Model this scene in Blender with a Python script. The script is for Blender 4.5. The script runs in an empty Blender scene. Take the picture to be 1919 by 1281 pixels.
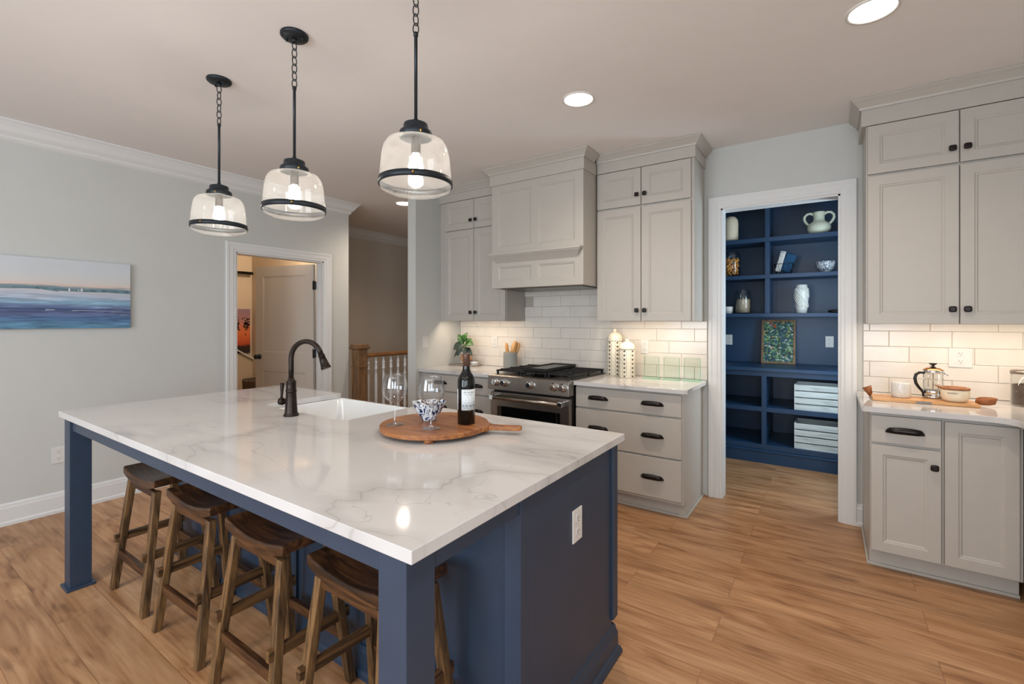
import bpy, bmesh, math, random
from mathutils import Vector, Matrix
SC = bpy.context.scene
COL = SC.collection
R = math.radians
PI = math.pi

# ------------------------------------------------------------------ camera, world, lights, exposure
cd = bpy.data.cameras.new('camera'); cam = bpy.data.objects.new('camera', cd); COL.objects.link(cam)
cam.location = (0, 0, 1.39); cam.rotation_euler = (R(90), 0, R(34.3))
cd.sensor_width = 36; cd.lens = 872 / 1919 * 36; cd.shift_y = -40.5 / 1919; cd.clip_start = 0.02; cd.clip_end = 60
SC.camera = cam
w = bpy.data.worlds.new('world'); SC.world = w; w.use_nodes = True
w.node_tree.nodes['Background'].inputs[0].default_value = (0.75, 0.87, 1.0, 1); w.node_tree.nodes['Background'].inputs[1].default_value = 1.0
SC.view_settings.view_transform = 'Standard'; SC.view_settings.look = 'None'; SC.view_settings.gamma = 1
SC.view_settings.use_curve_mapping = False; SC.view_settings.exposure = -0.14
try:
    SC.cycles.use_denoising = True; SC.cycles.sample_clamp_indirect = 6; SC.cycles.max_bounces = 10
    SC.cycles.transparent_max_bounces = 24; SC.cycles.caustics_reflective = False; SC.cycles.caustics_refractive = False
except Exception: pass

def area(name, loc, rot, sx, sy, power, col, spread=180):
    l = bpy.data.lights.new(name, 'AREA'); l.shape = 'RECTANGLE'; l.size = sx; l.size_y = sy; l.energy = power; l.color = col
    l.spread = R(spread)
    o = bpy.data.objects.new(name, l); COL.objects.link(o); o.location = loc; o.rotation_euler = rot; return o
DAY = (0.82, 0.91, 1.0); WARM = (1.0, 0.80, 0.62); CAN = (1.0, 0.82, 0.66)
# daylight standing in the two windows of the wall behind the camera, in the side window and in the pantry's window
area('daylight_window_1', (-1.95, -2.44, 1.45), (R(90), 0, 0), 1.7, 1.6, 88, DAY)
area('daylight_window_2', (0.45, -2.44, 1.45), (R(90), 0, 0), 1.2, 1.6, 56, DAY)
area('daylight_window_3', (1.36, -1.10, 1.50), (R(90), 0, R(90)), 1.3, 1.3, 34, DAY)
area('daylight_pantry_window', (0.58, 4.52, 1.45), (R(90), 0, R(90)), 0.55, 1.2, 28, (0.70, 0.87, 1.0))

# ------------------------------------------------------------------ helpers
def hexc(h):
    h = h.lstrip('#'); v = [int(h[i:i+2], 16) / 255 for i in (0, 2, 4)]
    return tuple(x / 12.92 if x <= 0.04045 else ((x + 0.055) / 1.055) ** 2.4 for x in v) + (1,)

class MB:
    """collects shapes in world coordinates, builds ONE mesh object"""
    def __init__(s, M=None): s.bm = bmesh.new(); s.M = M or Matrix()
    def v(s, p): return s.bm.verts.new(s.M @ Vector(p))
    def f(s, vs, smooth=False):
        try: q = s.bm.faces.new(vs); q.smooth = smooth; return q
        except ValueError: return None
    def box(s, x0, x1, y0, y1, z0, z1):
        if x0 > x1: x0, x1 = x1, x0
        if y0 > y1: y0, y1 = y1, y0
        if z0 > z1: z0, z1 = z1, z0
        a = [s.v(p) for p in ((x0,y0,z0),(x1,y0,z0),(x1,y1,z0),(x0,y1,z0),(x0,y0,z1),(x1,y0,z1),(x1,y1,z1),(x0,y1,z1))]
        for i in ((3,2,1,0),(4,5,6,7),(0,1,5,4),(1,2,6,5),(2,3,7,6),(3,0,4,7)): s.f([a[j] for j in i])
        return s
    def hexa(s, bot, top):
        a = [s.v(p) for p in bot] + [s.v(p) for p in top]
        for i in ((3,2,1,0),(4,5,6,7),(0,1,5,4),(1,2,6,5),(2,3,7,6),(3,0,4,7)): s.f([a[j] for j in i])
        return s
    def prism(s, poly, axis, a, b, smooth=False):
        """poly = 2D points, extruded along axis from a to b (axis 'z': (x,y); 'y': (x,z); 'x': (y,z))"""
        def P(p, t): return {'z': (p[0], p[1], t), 'y': (p[0], t, p[1]), 'x': (t, p[0], p[1])}[axis]
        A = [s.v(P(p, a)) for p in poly]; B = [s.v(P(p, b)) for p in poly]
        n = len(poly)
        for i in range(n): s.f([A[i], A[(i+1) % n], B[(i+1) % n], B[i]], smooth)
        s.f(A[::-1]); s.f(B); return s
    def rings(s, rs, closed=True, cap0=False, cap1=False, smooth=True):
        vs = [[s.v(p) for p in r] for r in rs]
        for a, b in zip(vs, vs[1:]):
            n = len(a)
            for i in range(n if closed else n - 1): s.f([a[i], a[(i+1) % n], b[(i+1) % n], b[i]], smooth)
        if cap0: s.f(vs[0][::-1])
        if cap1: s.f(vs[-1])
        return s
    def lathe(s, c, prof, n=32, cap=True, smooth=True, sq=2.0, rot=0.0, axis='z'):
        """prof = [(r,h)] from c along the axis; sq>2 = superellipse"""
        rs = []
        for r, h in prof:
            ring = []
            for i in range(n):
                t = 2 * PI * i / n + rot
                k = 1.0
                if sq != 2.0: k = (abs(math.cos(t)) ** sq + abs(math.sin(t)) ** sq) ** (-1 / sq)
                a, b = r * k * math.cos(t), r * k * math.sin(t)
                ring.append({'z': (c[0]+a, c[1]+b, c[2]+h), 'y': (c[0]+a, c[1]+h, c[2]+b), 'x': (c[0]+h, c[1]+a, c[2]+b)}[axis])
            rs.append(ring)
        return s.rings(rs, True, cap, cap, smooth)
    def tube(s, pts, r, n=10, closed=False, cap=True, sx=1.0):
        pts = [Vector(p) for p in pts]; m = len(pts); rr = r if isinstance(r, (list, tuple)) else [r] * m
        T = []
        for i in range(m):
            a = pts[(i-1) % m] if (closed or i) else pts[0]; b = pts[(i+1) % m] if (closed or i < m-1) else pts[-1]
            T.append((b - a).normalized())
        up = Vector((0,0,1)) if abs(T[0].z) < 0.9 else Vector((1,0,0))
        N = (up - T[0] * up.dot(T[0])).normalized(); rs = []
        for i in range(m):
            N = (N - T[i] * N.dot(T[i])).normalized(); B = T[i].cross(N)
            rs.append([tuple(pts[i] + (N * math.cos(2*PI*k/n) * sx + B * math.sin(2*PI*k/n)) * rr[i]) for k in range(n)])
        if closed: rs.append(rs[0])
        return s.rings(rs, True, cap and not closed, cap and not closed)
    def ball(s, c, r, n=16, m=8, sz=1.0, sx=1.0, sy=1.0):
        rs = []
        for j in range(m + 1):
            t = PI * (0.02 + 0.96 * j / m)
            rs.append([(c[0] + r*sx*math.sin(t)*math.cos(2*PI*i/n), c[1] + r*sy*math.sin(t)*math.sin(2*PI*i/n), c[2] - r*sz*math.cos(t)) for i in range(n)])
        return s.rings(rs, True, True, True)
    def sweep(s, path, prof, closed=False):
        """path in plan (x,y); prof = [(out,z)], out is to the RIGHT of travel; mitred"""
        n = len(path); rs = []
        for i in range(n):
            p = Vector(path[i])
            d0 = (p - Vector(path[i-1])).normalized() if (i or closed) else None
            d1 = (Vector(path[(i+1) % n]) - p).normalized() if (i < n-1 or closed) else None
            if d0 is None: d0 = d1
            if d1 is None: d1 = d0
            n0 = Vector((d0.y, -d0.x)); n1 = Vector((d1.y, -d1.x)); m = (n0 + n1); m = m / max(0.2, m.dot(n0))
            rs.append([(p.x + m.x*o, p.y + m.y*o, z) for o, z in prof])
        if closed: rs.append(rs[0])
        return s.rings(rs, True, not closed, not closed, False)
    def build(s, name, mat, parent=None, base=None, bev=0.0, seg=2, smooth_ang=None, solid=None):
        bm = s.bm
        bmesh.ops.remove_doubles(bm, verts=bm.verts, dist=1e-6)
        bmesh.ops.recalc_face_normals(bm, faces=bm.faces)
        off = Vector(base) if base is not None else origin_of(parent)
        for v in bm.verts: v.co -= off
        me = bpy.data.meshes.new(name); bm.to_mesh(me); bm.free(); me.materials.append(mat)
        o = bpy.data.objects.new(name, me); COL.objects.link(o)
        if parent is not None: o.parent = parent
        else: o.location = off
        if solid:
            m = o.modifiers.new('solid', 'SOLIDIFY'); m.thickness = solid; m.offset = 0
        if bev:
            m = o.modifiers.new('bevel', 'BEVEL'); m.width = bev; m.segments = seg; m.limit_method = 'ANGLE'; m.angle_limit = R(40)
            m.use_clamp_overlap = True
        return o

def origin_of(o):
    v = Vector((0, 0, 0))
    while o is not None: v += o.location; o = o.parent
    return v
def tag(o, label=None, cat=None, group=None, kind=None):
    for k, x in (('label', label), ('category', cat), ('group', group), ('kind', kind)):
        if x: o[k] = x
    return o
def thing(name, label, cat, loc=(0,0,0), group=None):
    o = bpy.data.objects.new(name, None); COL.objects.link(o); o.location = loc; o.empty_display_size = .05
    return tag(o, label, cat, group)
def struct(name, mb, mat, parent=None, bev=0.0, label=None):
    o = mb.build(name, mat, parent, bev=bev)
    if parent is None: o['kind'] = 'structure'
    if label: o['label'] = label
    return o
KIDS = {}
def copy_tree(o, parent=None):
    c = o.copy(); COL.objects.link(c); c.parent = parent
    for ch in [x for x in COL.objects if x.parent == o]: copy_tree(ch, c)
    return c

# ------------------------------------------------------------------ materials
def newmat(name):
    m = bpy.data.materials.new(name); m.use_nodes = True; nt = m.node_tree
    return m, nt, nt.nodes['Principled BSDF']
def N(nt, t, **kw):
    n = nt.nodes.new(t)
    for k, v in kw.items():
        if k.startswith('i_'):
            n.inputs[int(k[2:]) if k[2:].isdigit() else k[2:].replace('_', ' ')].default_value = v
        else: setattr(n, k, v)
    return n
def plain(name, col, rough=0.5, metal=0.0, noise=0.0, nscale=40, bump=0.0, bscale=200, spec=0.5, coat=0.0):
    m, nt, b = newmat(name); L = nt.links.new
    c = hexc(col) if isinstance(col, str) else col
    b.inputs['Base Color'].default_value = c; b.inputs['Roughness'].default_value = rough; b.inputs['Metallic'].default_value = metal
    b.inputs['Specular IOR Level'].default_value = spec; b.inputs['Coat Weight'].default_value = coat
    tc = N(nt, 'ShaderNodeTexCoord')
    nz = N(nt, 'ShaderNodeTexNoise', i_Scale=nscale, i_Detail=3.0); L(tc.outputs['Object'], nz.inputs['Vector'])
    rmp = N(nt, 'ShaderNodeValToRGB'); k = noise if noise else 0.02
    rmp.color_ramp.elements[0].color = tuple(x * (1 - k) for x in c[:3]) + (1,); rmp.color_ramp.elements[1].color = tuple(min(1, x * (1 + k)) for x in c[:3]) + (1,)
    rmp.color_ramp.elements[0].position = .3; rmp.color_ramp.elements[1].position = .7
    L(nz.outputs[0], rmp.inputs[0]); L(rmp.outputs[0], b.inputs['Base Color'])
    if bump:
        n2 = N(nt, 'ShaderNodeTexNoise', i_Scale=bscale, i_Detail=2.0); L(tc.outputs['Object'], n2.inputs['Vector'])
        bp = N(nt, 'ShaderNodeBump', i_Strength=bump, i_Distance=0.002); L(n2.outputs[0], bp.inputs['Height']); L(bp.outputs[0], b.inputs['Normal'])
    return m
def glass(name, tint=(1,1,1,1), refl=0.9, milk=0.0, ior=1.45, face=.045):
    m, nt, b = newmat(name); nt.nodes.remove(b); L = nt.links.new
    out = nt.nodes['Material Output']
    tr = N(nt, 'ShaderNodeBsdfTransparent'); tr.inputs[0].default_value = tint
    gl = N(nt, 'ShaderNodeBsdfGlossy'); gl.inputs['Roughness'].default_value = 0.02
    lw = N(nt, 'ShaderNodeLayerWeight'); lw.inputs[0].default_value = .5
    pw = N(nt, 'ShaderNodeMath', operation='POWER'); pw.inputs[1].default_value = 4.0; L(lw.outputs['Facing'], pw.inputs[0])
    mul = N(nt, 'ShaderNodeMath', operation='MULTIPLY_ADD'); mul.inputs[1].default_value = .8 * refl; mul.inputs[2].default_value = face * refl
    L(pw.outputs[0], mul.inputs[0])
    mx = N(nt, 'ShaderNodeMixShader'); L(mul.outputs[0], mx.inputs[0]); L(tr.outputs[0], mx.inputs[1]); L(gl.outputs[0], mx.inputs[2])
    last = mx
    if milk:
        df = N(nt, 'ShaderNodeBsdfTranslucent'); df.inputs[0].default_value = (.95, .94, .92, 1)
        d2 = N(nt, 'ShaderNodeBsdfDiffuse'); d2.inputs[0].default_value = (.95, .94, .92, 1)
        a = N(nt, 'ShaderNodeMixShader'); L(df.outputs[0], a.inputs[1]); L(d2.outputs[0], a.inputs[2])
        nz = N(nt, 'ShaderNodeTexNoise', i_Scale=30.0, i_Detail=4.0); tc = N(nt, 'ShaderNodeTexCoord'); L(tc.outputs['Object'], nz.inputs['Vector'])
        mm = N(nt, 'ShaderNodeMath', operation='MULTIPLY'); mm.inputs[1].default_value = milk * 2; L(nz.outputs[0], mm.inputs[0])
        l2 = N(nt, 'ShaderNodeMixShader'); L(mm.outputs[0], l2.inputs[0]); L(mx.outputs[0], l2.inputs[1]); L(a.outputs[0], l2.inputs[2]); last = l2
    L(last.outputs[0], out.inputs['Surface']); return m
def emit(name, col, s):
    m, nt, b = newmat(name); b.inputs['Base Color'].default_value = (0,0,0,1); b.inputs['Emission Color'].default_value = col; b.inputs['Emission Strength'].default_value = s; return m
def wood(name, c1, c2, axis='x', scale=1.0, rough=0.45, c3=None, bump=0.15):
    m, nt, b = newmat(name); L = nt.links.new
    tc = N(nt, 'ShaderNodeTexCoord'); mp = N(nt, 'ShaderNodeMapping')
    st = {'x': (1.2, 14, 14), 'y': (14, 1.2, 14), 'z': (14, 14, 1.2)}[axis]
    oi = N(nt, 'ShaderNodeObjectInfo'); mm = N(nt, 'ShaderNodeMath', operation='MULTIPLY'); mm.inputs[1].default_value = 37.0
    ad = N(nt, 'ShaderNodeVectorMath', operation='ADD'); L(tc.outputs['Object'], ad.inputs[0]); L(oi.outputs['Random'], mm.inputs[0]); L(mm.outputs[0], ad.inputs[1])
    mp.inputs['Scale'].default_value = tuple(x * scale for x in st); L(ad.outputs[0], mp.inputs[0])
    n1 = N(nt, 'ShaderNodeTexNoise', i_Scale=2.2, i_Detail=6.0, i_Distortion=1.2); L(mp.outputs[0], n1.inputs['Vector'])
    n2 = N(nt, 'ShaderNodeTexNoise', i_Scale=9.0, i_Detail=3.0); L(mp.outputs[0], n2.inputs['Vector'])
    mx = N(nt, 'ShaderNodeMath', operation='MULTIPLY_ADD'); mx.inputs[1].default_value = .35; L(n2.outputs[0], mx.inputs[0]); L(n1.outputs[0], mx.inputs[2])
    r = N(nt, 'ShaderNodeValToRGB'); e = r.color_ramp.elements
    e[0].position = .48; e[0].color = hexc(c1); e[1].position = .82; e[1].color = hexc(c2)
    if c3: q = e.new(.64); q.color = hexc(c3)
    L(mx.outputs[0], r.inputs[0]); L(r.outputs[0], b.inputs['Base Color']); b.inputs['Roughness'].default_value = rough
    bp = N(nt, 'ShaderNodeBump', i_Strength=bump, i_Distance=0.002); L(mx.outputs[0], bp.inputs['Height']); L(bp.outputs[0], b.inputs['Normal'])
    return m
def floor_mat():
    m, nt, b = newmat('oak_planks'); L = nt.links.new
    tc = N(nt, 'ShaderNodeTexCoord'); mp = N(nt, 'ShaderNodeMapping'); mp.inputs['Location'].default_value = (0.42, 0.01, 0); L(tc.outputs['Object'], mp.inputs[0])
    br = N(nt, 'ShaderNodeTexBrick', offset=0.37, offset_frequency=2, squash=1.0)
    br.inputs['Color1'].default_value = (0,0,0,1); br.inputs['Color2'].default_value = (1,1,1,1); br.inputs['Mortar'].default_value = (.5,.5,.5,1)
    br.inputs['Scale'].default_value = 1.0; br.inputs['Brick Width'].default_value = 1.25; br.inputs['Row Height'].default_value = 0.197
    br.inputs['Mortar Size'].default_value = 0.0012; br.inputs['Mortar Smooth'].default_value = 0.2
    L(mp.outputs[0], br.inputs['Vector'])
    # every plank reads its own piece of grain
    sep = N(nt, 'ShaderNodeSeparateColor'); L(br.outputs['Color'], sep.inputs[0])
    k = N(nt, 'ShaderNodeMath', operation='MULTIPLY'); k.inputs[1].default_value = 53.0; L(sep.outputs[0], k.inputs[0])
    cx = N(nt, 'ShaderNodeCombineXYZ'); L(k.outputs[0], cx.inputs[0]); L(k.outputs[0], cx.inputs[2])
    ad = N(nt, 'ShaderNodeVectorMath', operation='ADD'); L(tc.outputs['Object'], ad.inputs[0]); L(cx.outputs[0], ad.inputs[1])
    def layer(sc, scale, det, dist):
        q = N(nt, 'ShaderNodeMapping'); q.inputs['Scale'].default_value = sc; L(ad.outputs[0], q.inputs[0])
        n = N(nt, 'ShaderNodeTexNoise', i_Scale=scale, i_Detail=det, i_Distortion=dist); L(q.outputs[0], n.inputs['Vector']); return n.outputs[0]
    big = layer((1.0, 5.5, 1), 1.6, 5.0, 1.6); fine = layer((2.2, 60, 1), 2.0, 4.0, 0.4); knot = layer((1.4, 5.0, 1), 2.3, 2.0, 0.3)
    wq = N(nt, 'ShaderNodeMapping'); wq.inputs['Scale'].default_value = (.45, 3.2, 1); L(ad.outputs[0], wq.inputs[0])
    wv = N(nt, 'ShaderNodeTexWave', wave_type='BANDS', bands_direction='Y', wave_profile='SIN'); wv.inputs['Scale'].default_value = 3.4; wv.inputs['Distortion'].default_value = 9.0; wv.inputs['Detail'].default_value = 3.0; wv.inputs['Detail Scale'].default_value = .9; L(wq.outputs[0], wv.inputs['Vector'])
    s0_ = N(nt, 'ShaderNodeMath', operation='MULTIPLY_ADD'); s0_.inputs[1].default_value = .07; L(wv.outputs['Fac'], s0_.inputs[0]); L(big, s0_.inputs[2])
    s1 = N(nt, 'ShaderNodeMath', operation='MULTIPLY_ADD'); s1.inputs[1].default_value = .26; L(fine, s1.inputs[0]); L(s0_.outputs[0], s1.inputs[2])
    r = N(nt, 'ShaderNodeValToRGB'); e = r.color_ramp.elements
    e[0].position = .46; e[0].color = hexc('#8a6141'); e[1].position = .88; e[1].color = hexc('#bf966f')
    q = e.new(.58); q.color = hexc('#a37852'); q = e.new(.72); q.color = hexc('#b18761')
    L(s1.outputs[0], r.inputs[0])
    kr = N(nt, 'ShaderNodeValToRGB'); kr.color_ramp.elements[0].position = .62; kr.color_ramp.elements[0].color = (1,1,1,1); kr.color_ramp.elements[1].position = .80; kr.color_ramp.elements[1].color = (.42,.34,.28,1)
    L(knot, kr.inputs[0])
    m1 = N(nt, 'ShaderNodeMixRGB', blend_type='MULTIPLY'); m1.inputs[0].default_value = 1.0; L(r.outputs[0], m1.inputs[1]); L(kr.outputs[0], m1.inputs[2])
    tone = N(nt, 'ShaderNodeMapRange'); tone.inputs['To Min'].default_value = .88; tone.inputs['To Max'].default_value = 1.10; L(sep.outputs[0], tone.inputs[0])
    m2 = N(nt, 'ShaderNodeMixRGB', blend_type='MULTIPLY'); m2.inputs[0].default_value = 1.0; L(m1.outputs[0], m2.inputs[1]); L(tone.outputs[0], m2.inputs[2])
    m3 = N(nt, 'ShaderNodeMixRGB', blend_type='MULTIPLY'); L(br.outputs['Fac'], m3.inputs[0]); L(m2.outputs[0], m3.inputs[1]); m3.inputs[2].default_value = (.55,.48,.42,1)
    L(m3.outputs[0], b.inputs['Base Color']); b.inputs['Roughness'].default_value = 0.42; b.inputs['Specular IOR Level'].default_value = .4
    bp = N(nt, 'ShaderNodeBump', i_Strength=.12, i_Distance=0.001); L(s1.outputs[0], bp.inputs['Height']); L(bp.outputs[0], b.inputs['Normal'])
    return m
def quartz():
    m, nt, b = newmat('veined_quartz'); L = nt.links.new
    tc = N(nt, 'ShaderNodeTexCoord')
    def vein(rot, sc, stretch, lo, strength, off, dist):
        mp = N(nt, 'ShaderNodeMapping'); mp.inputs['Rotation'].default_value = (0, 0, R(rot)); mp.inputs['Scale'].default_value = (1, stretch, 1); mp.inputs['Location'].default_value = off
        L(tc.outputs['Object'], mp.inputs[0])
        n = N(nt, 'ShaderNodeTexNoise', i_Scale=sc, i_Detail=4.0, i_Roughness=.5, i_Distortion=dist); L(mp.outputs[0], n.inputs['Vector'])
        s = N(nt, 'ShaderNodeMath', operation='SUBTRACT'); s.inputs[1].default_value = .5; L(n.outputs[0], s.inputs[0])
        a = N(nt, 'ShaderNodeMath', operation='ABSOLUTE'); L(s.outputs[0], a.inputs[0])
        mr = N(nt, 'ShaderNodeMapRange'); mr.inputs['From Min'].default_value = 0; mr.inputs['From Max'].default_value = lo; mr.inputs['To Min'].default_value = strength; mr.inputs['To Max'].default_value = 0
        L(a.outputs[0], mr.inputs[0]); return mr.outputs[0]
    v1 = vein(-34, .95, 2.6, .010, .50, (3.1, .4, 0), .25); v2 = vein(24, 1.2, 1.5, .0035, .34, (9.3, 2.2, 0), .5); v3 = vein(-34, .95, 2.6, .07, .27, (3.1, .4, 0), .25)
    msk = N(nt, 'ShaderNodeTexNoise', i_Scale=1.3, i_Detail=2.0); L(tc.outputs['Object'], msk.inputs['Vector'])
    mr = N(nt, 'ShaderNodeMapRange'); mr.inputs['From Min'].default_value = .40; mr.inputs['From Max'].default_value = .60; L(msk.outputs[0], mr.inputs[0])
    a1 = N(nt, 'ShaderNodeMath', operation='MAXIMUM'); L(v1, a1.inputs[0]); L(v2, a1.inputs[1])
    a2 = N(nt, 'ShaderNodeMath', operation='MAXIMUM'); L(a1.outputs[0], a2.inputs[0]); L(v3, a2.inputs[1])
    a3 = N(nt, 'ShaderNodeMath', operation='MULTIPLY'); L(a2.outputs[0], a3.inputs[0]); L(mr.outputs[0], a3.inputs[1])
    mx = N(nt, 'ShaderNodeMixRGB'); mx.inputs[1].default_value = hexc('#cbcac9'); mx.inputs[2].default_value = hexc('#85807b'); L(a3.outputs[0], mx.inputs[0])
    L(mx.outputs[0], b.inputs['Base Color']); b.inputs['Roughness'].default_value = .07; b.inputs['Specular IOR Level'].default_value = .55
    return m

def ramp_mat(name, stops, axis, lo, hi, rough=.6, dist=.0, dscale=3.0, stretch=(1,1,1), streak=0):
    """painted bands across an object's own height (a picture's paint)"""
    m, nt, b = newmat(name); L = nt.links.new
    tc = N(nt, 'ShaderNodeTexCoord'); sp = N(nt, 'ShaderNodeSeparateXYZ'); L(tc.outputs['Object'], sp.inputs[0])
    mr = N(nt, 'ShaderNodeMapRange'); mr.inputs['From Min'].default_value = lo; mr.inputs['From Max'].default_value = hi; L(sp.outputs[axis], mr.inputs[0])
    mp = N(nt, 'ShaderNodeMapping'); mp.inputs['Scale'].default_value = stretch; L(tc.outputs['Object'], mp.inputs[0])
    nz = N(nt, 'ShaderNodeTexNoise', i_Scale=dscale, i_Detail=6.0, i_Distortion=.6); L(mp.outputs[0], nz.inputs['Vector'])
    s = N(nt, 'ShaderNodeMath', operation='SUBTRACT'); s.inputs[1].default_value = .5; L(nz.outputs[0], s.inputs[0])
    ma = N(nt, 'ShaderNodeMath', operation='MULTIPLY_ADD'); ma.inputs[1].default_value = dist; L(s.outputs[0], ma.inputs[0]); L(mr.outputs[0], ma.inputs[2])
    r = N(nt, 'ShaderNodeValToRGB'); e = r.color_ramp.elements
    e[0].position = stops[0][0]; e[0].color = hexc(stops[0][1]); e[1].position = stops[-1][0]; e[1].color = hexc(stops[-1][1])
    for p, c in stops[1:-1]: q = e.new(p); q.color = hexc(c)
    L(ma.outputs[0], r.inputs[0]); L(r.outputs[0], b.inputs['Base Color']); b.inputs['Roughness'].default_value = rough
    if streak:       # loose brush strokes
        q2 = N(nt, 'ShaderNodeMapping'); q2.inputs['Scale'].default_value = (1, 3.0, 42); L(tc.outputs['Object'], q2.inputs[0])
        n2 = N(nt, 'ShaderNodeTexNoise', i_Scale=1.6, i_Detail=5.0, i_Distortion=.8); L(q2.outputs[0], n2.inputs['Vector'])
        r2 = N(nt, 'ShaderNodeMapRange'); r2.inputs['From Min'].default_value = .3; r2.inputs['From Max'].default_value = .7; r2.inputs['To Min'].default_value = 1 - streak; r2.inputs['To Max'].default_value = 1 + streak; L(n2.outputs[0], r2.inputs[0])
        q3 = N(nt, 'ShaderNodeMapRange'); q3.inputs['From Min'].default_value = .56; q3.inputs['From Max'].default_value = .40; L(mr.outputs[0], q3.inputs[0])
        mm = N(nt, 'ShaderNodeMixRGB', blend_type='MULTIPLY'); L(q3.outputs[0], mm.inputs[0]); L(r.outputs[0], mm.inputs[1]); L(r2.outputs[0], mm.inputs[2]); L(mm.outputs[0], b.inputs['Base Color'])
    return m
def pattern_mat(name, base, ink, scale, thr=.5, rough=.25, kind='voronoi', soft=.02, extra=None):
    m, nt, b = newmat(name); L = nt.links.new
    tc = N(nt, 'ShaderNodeTexCoord')
    if kind == 'voronoi': t = N(nt, 'ShaderNodeTexVoronoi', i_Scale=scale); out = t.outputs['Distance']
    else: t = N(nt, 'ShaderNodeTexNoise', i_Scale=scale, i_Detail=2.0, i_Distortion=2.5); out = t.outputs[0]
    L(tc.outputs['Object'], t.inputs['Vector'])
    r = N(nt, 'ShaderNodeValToRGB'); e = r.color_ramp.elements; e[0].position = thr - soft; e[0].color = hexc(ink); e[1].position = thr + soft; e[1].color = hexc(base)
    L(out, r.inputs[0]); L(r.outputs[0], b.inputs['Base Color']); b.inputs['Roughness'].default_value = rough
    return m

M = {}
M['floor'] = floor_mat()
M['wall'] = plain('wall_paint', '#c6c8c5', .7, noise=.01, nscale=6, bump=.04, bscale=600, spec=.3)
M['hallwall'] = plain('hall_wall_paint', '#cec6bb', .7, noise=.01, nscale=6, spec=.3)
M['ceiling'] = plain('ceiling_paint', '#e8e5e3', .8, noise=.01, nscale=6, spec=.2)
M['shadeddoor'] = plain('shaded_door_paint', '#c2beb7', .4, noise=.01)  # greyed so the leaf carries its shade in the colour
M['trim'] = plain('white_trim_paint', '#dbdddd', .35, noise=.01)
M['cab'] = plain('greige_cabinet_paint', '#b5b0a8', .40, noise=.012, nscale=15)
M['navy'] = plain('navy_paint', '#2b3b4f', .42, noise=.05, nscale=10)
M['pantrynavy'] = plain('pantry_navy_paint', '#183a5a', .36, noise=.05, nscale=10)
M['quartz'] = quartz()
M['tile'] = plain('glazed_white_tile', '#dcd6cd', .16, noise=.03, nscale=9, bump=.25, bscale=14)
M['grout'] = plain('grout', '#b3aa9f', .8)
M['bronze'] = plain('oil_rubbed_bronze', '#2e2622', .36, .75, noise=.25, nscale=30)
M['blackmetal'] = plain('dark_slate_metal', '#2b3136', .42, .6, noise=.1)
M['pull'] = plain('black_bronze_pull', '#231f1e', .32, .6, noise=.2, nscale=60)
M['brass'] = plain('brass_screw', '#a88a4a', .3, 1.0)
M['shade'] = glass('seeded_shade_glass', (.985,.985,.98,1), .9, milk=.085)
M['clear'] = glass('clear_glass', (.985,.99,.985,1), .95)
M['winegl'] = glass('wine_glass', (.975,.98,.985,1), 1.35, face=.055)
M['stemgl'] = glass('stem_glass', (.97,.975,.98,1), 1.3, face=.17)
M['green'] = glass('green_edged_glass', (.945,.975,.95,1), .8)
M['greenedge'] = plain('green_glass_edge', '#8cbf9d', .15)
M['bulb'] = emit('lit_bulb', (1.0, .90, .78, 1), 105)
M['canlens'] = emit('lit_can_lens', (1.0, .90, .78, 1), 16)
M['strip'] = emit('lit_led_strip', (1.0, .76, .50, 1), 8)
M['stool'] = wood('dark_stool_wood', '#2c1f12', '#7c5d3a', 'z', 1.0, .42, '#56402a')
M['stoolx'] = wood('dark_stool_seat_wood', '#1f130b', '#5a3b22', 'x', 1.0, .33, '#3a2415')
M['stooly'] = wood('dark_stool_rail_wood', '#281a0f', '#6f5031', 'y', 1.0, .42, '#4d3721')
M['board'] = wood('acacia_board', '#6e4020', '#a66d3c', 'x', 1.4, .4, '#8d5730')
M['oakrail'] = wood('oak_rail', '#62422a', '#885e3a', 'y', 1.0, .35)
M['oakpost'] = wood('oak_post', '#644831', '#8c6b4a', 'z', 1.0, .4)
M['traywood'] = wood('pale_tray_wood', '#b5804c', '#d8a873', 'x', 1.2, .4)
M['spoonwood'] = wood('pale_spoon_wood', '#c48a4e', '#e2b175', 'z', 1.5, .5)
M['steel'] = plain('brushed_steel', '#9a928a', .30, 1.0, noise=.05, nscale=20)
M['steeldark'] = plain('dark_steel', '#6a6662', .3, 1.0)  # darker steel for the vent insert, cooktop and name plate
M['chrome'] = plain('chrome', '#dfe3e6', .08, 1.0)
M['gold'] = plain('copper_lid', '#d59a62', .2, 1.0)
M['iron'] = plain('cast_iron', '#1c1b1b', .55, .3, noise=.2, nscale=80, bump=.3, bscale=300)
M['griddle'] = plain('griddle_plate', '#4b4d4f', .3, .6)
M['ovenglass'] = plain('black_oven_glass', '#050505', .06, 0, spec=.6)
M['black'] = plain('black_plastic', '#0e0d0d', .4)
M['white'] = plain('white_plastic', '#d9d8d4', .35)
M['slot'] = plain('dark_slot', '#5d5852', .6)
M['porcelain'] = plain('white_fireclay', '#e4e6e6', .08, noise=.01, coat=.5)
M['ceramic'] = plain('cream_ceramic', '#e3d5bb', .55, noise=.03)
M['sage'] = plain('pale_sage_ceramic', '#d8dbc6', .5, noise=.04)
M['whitecer'] = plain('white_ceramic', '#dcdcd6', .3, noise=.03, nscale=60)
M['speckle'] = pattern_mat('speckled_white_glaze', '#dedcd5', '#b8b6ae', 160, .28, .25)
M['bluewhite'] = pattern_mat('blue_and_white_glaze', '#dfe5ea', '#1f3a63', 34, .47, .2, 'noise', .015)
M['bluewhite2'] = pattern_mat('blue_fern_glaze', '#dfe5ea', '#27354d', 55, .5, .2, 'noise', .02)
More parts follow.
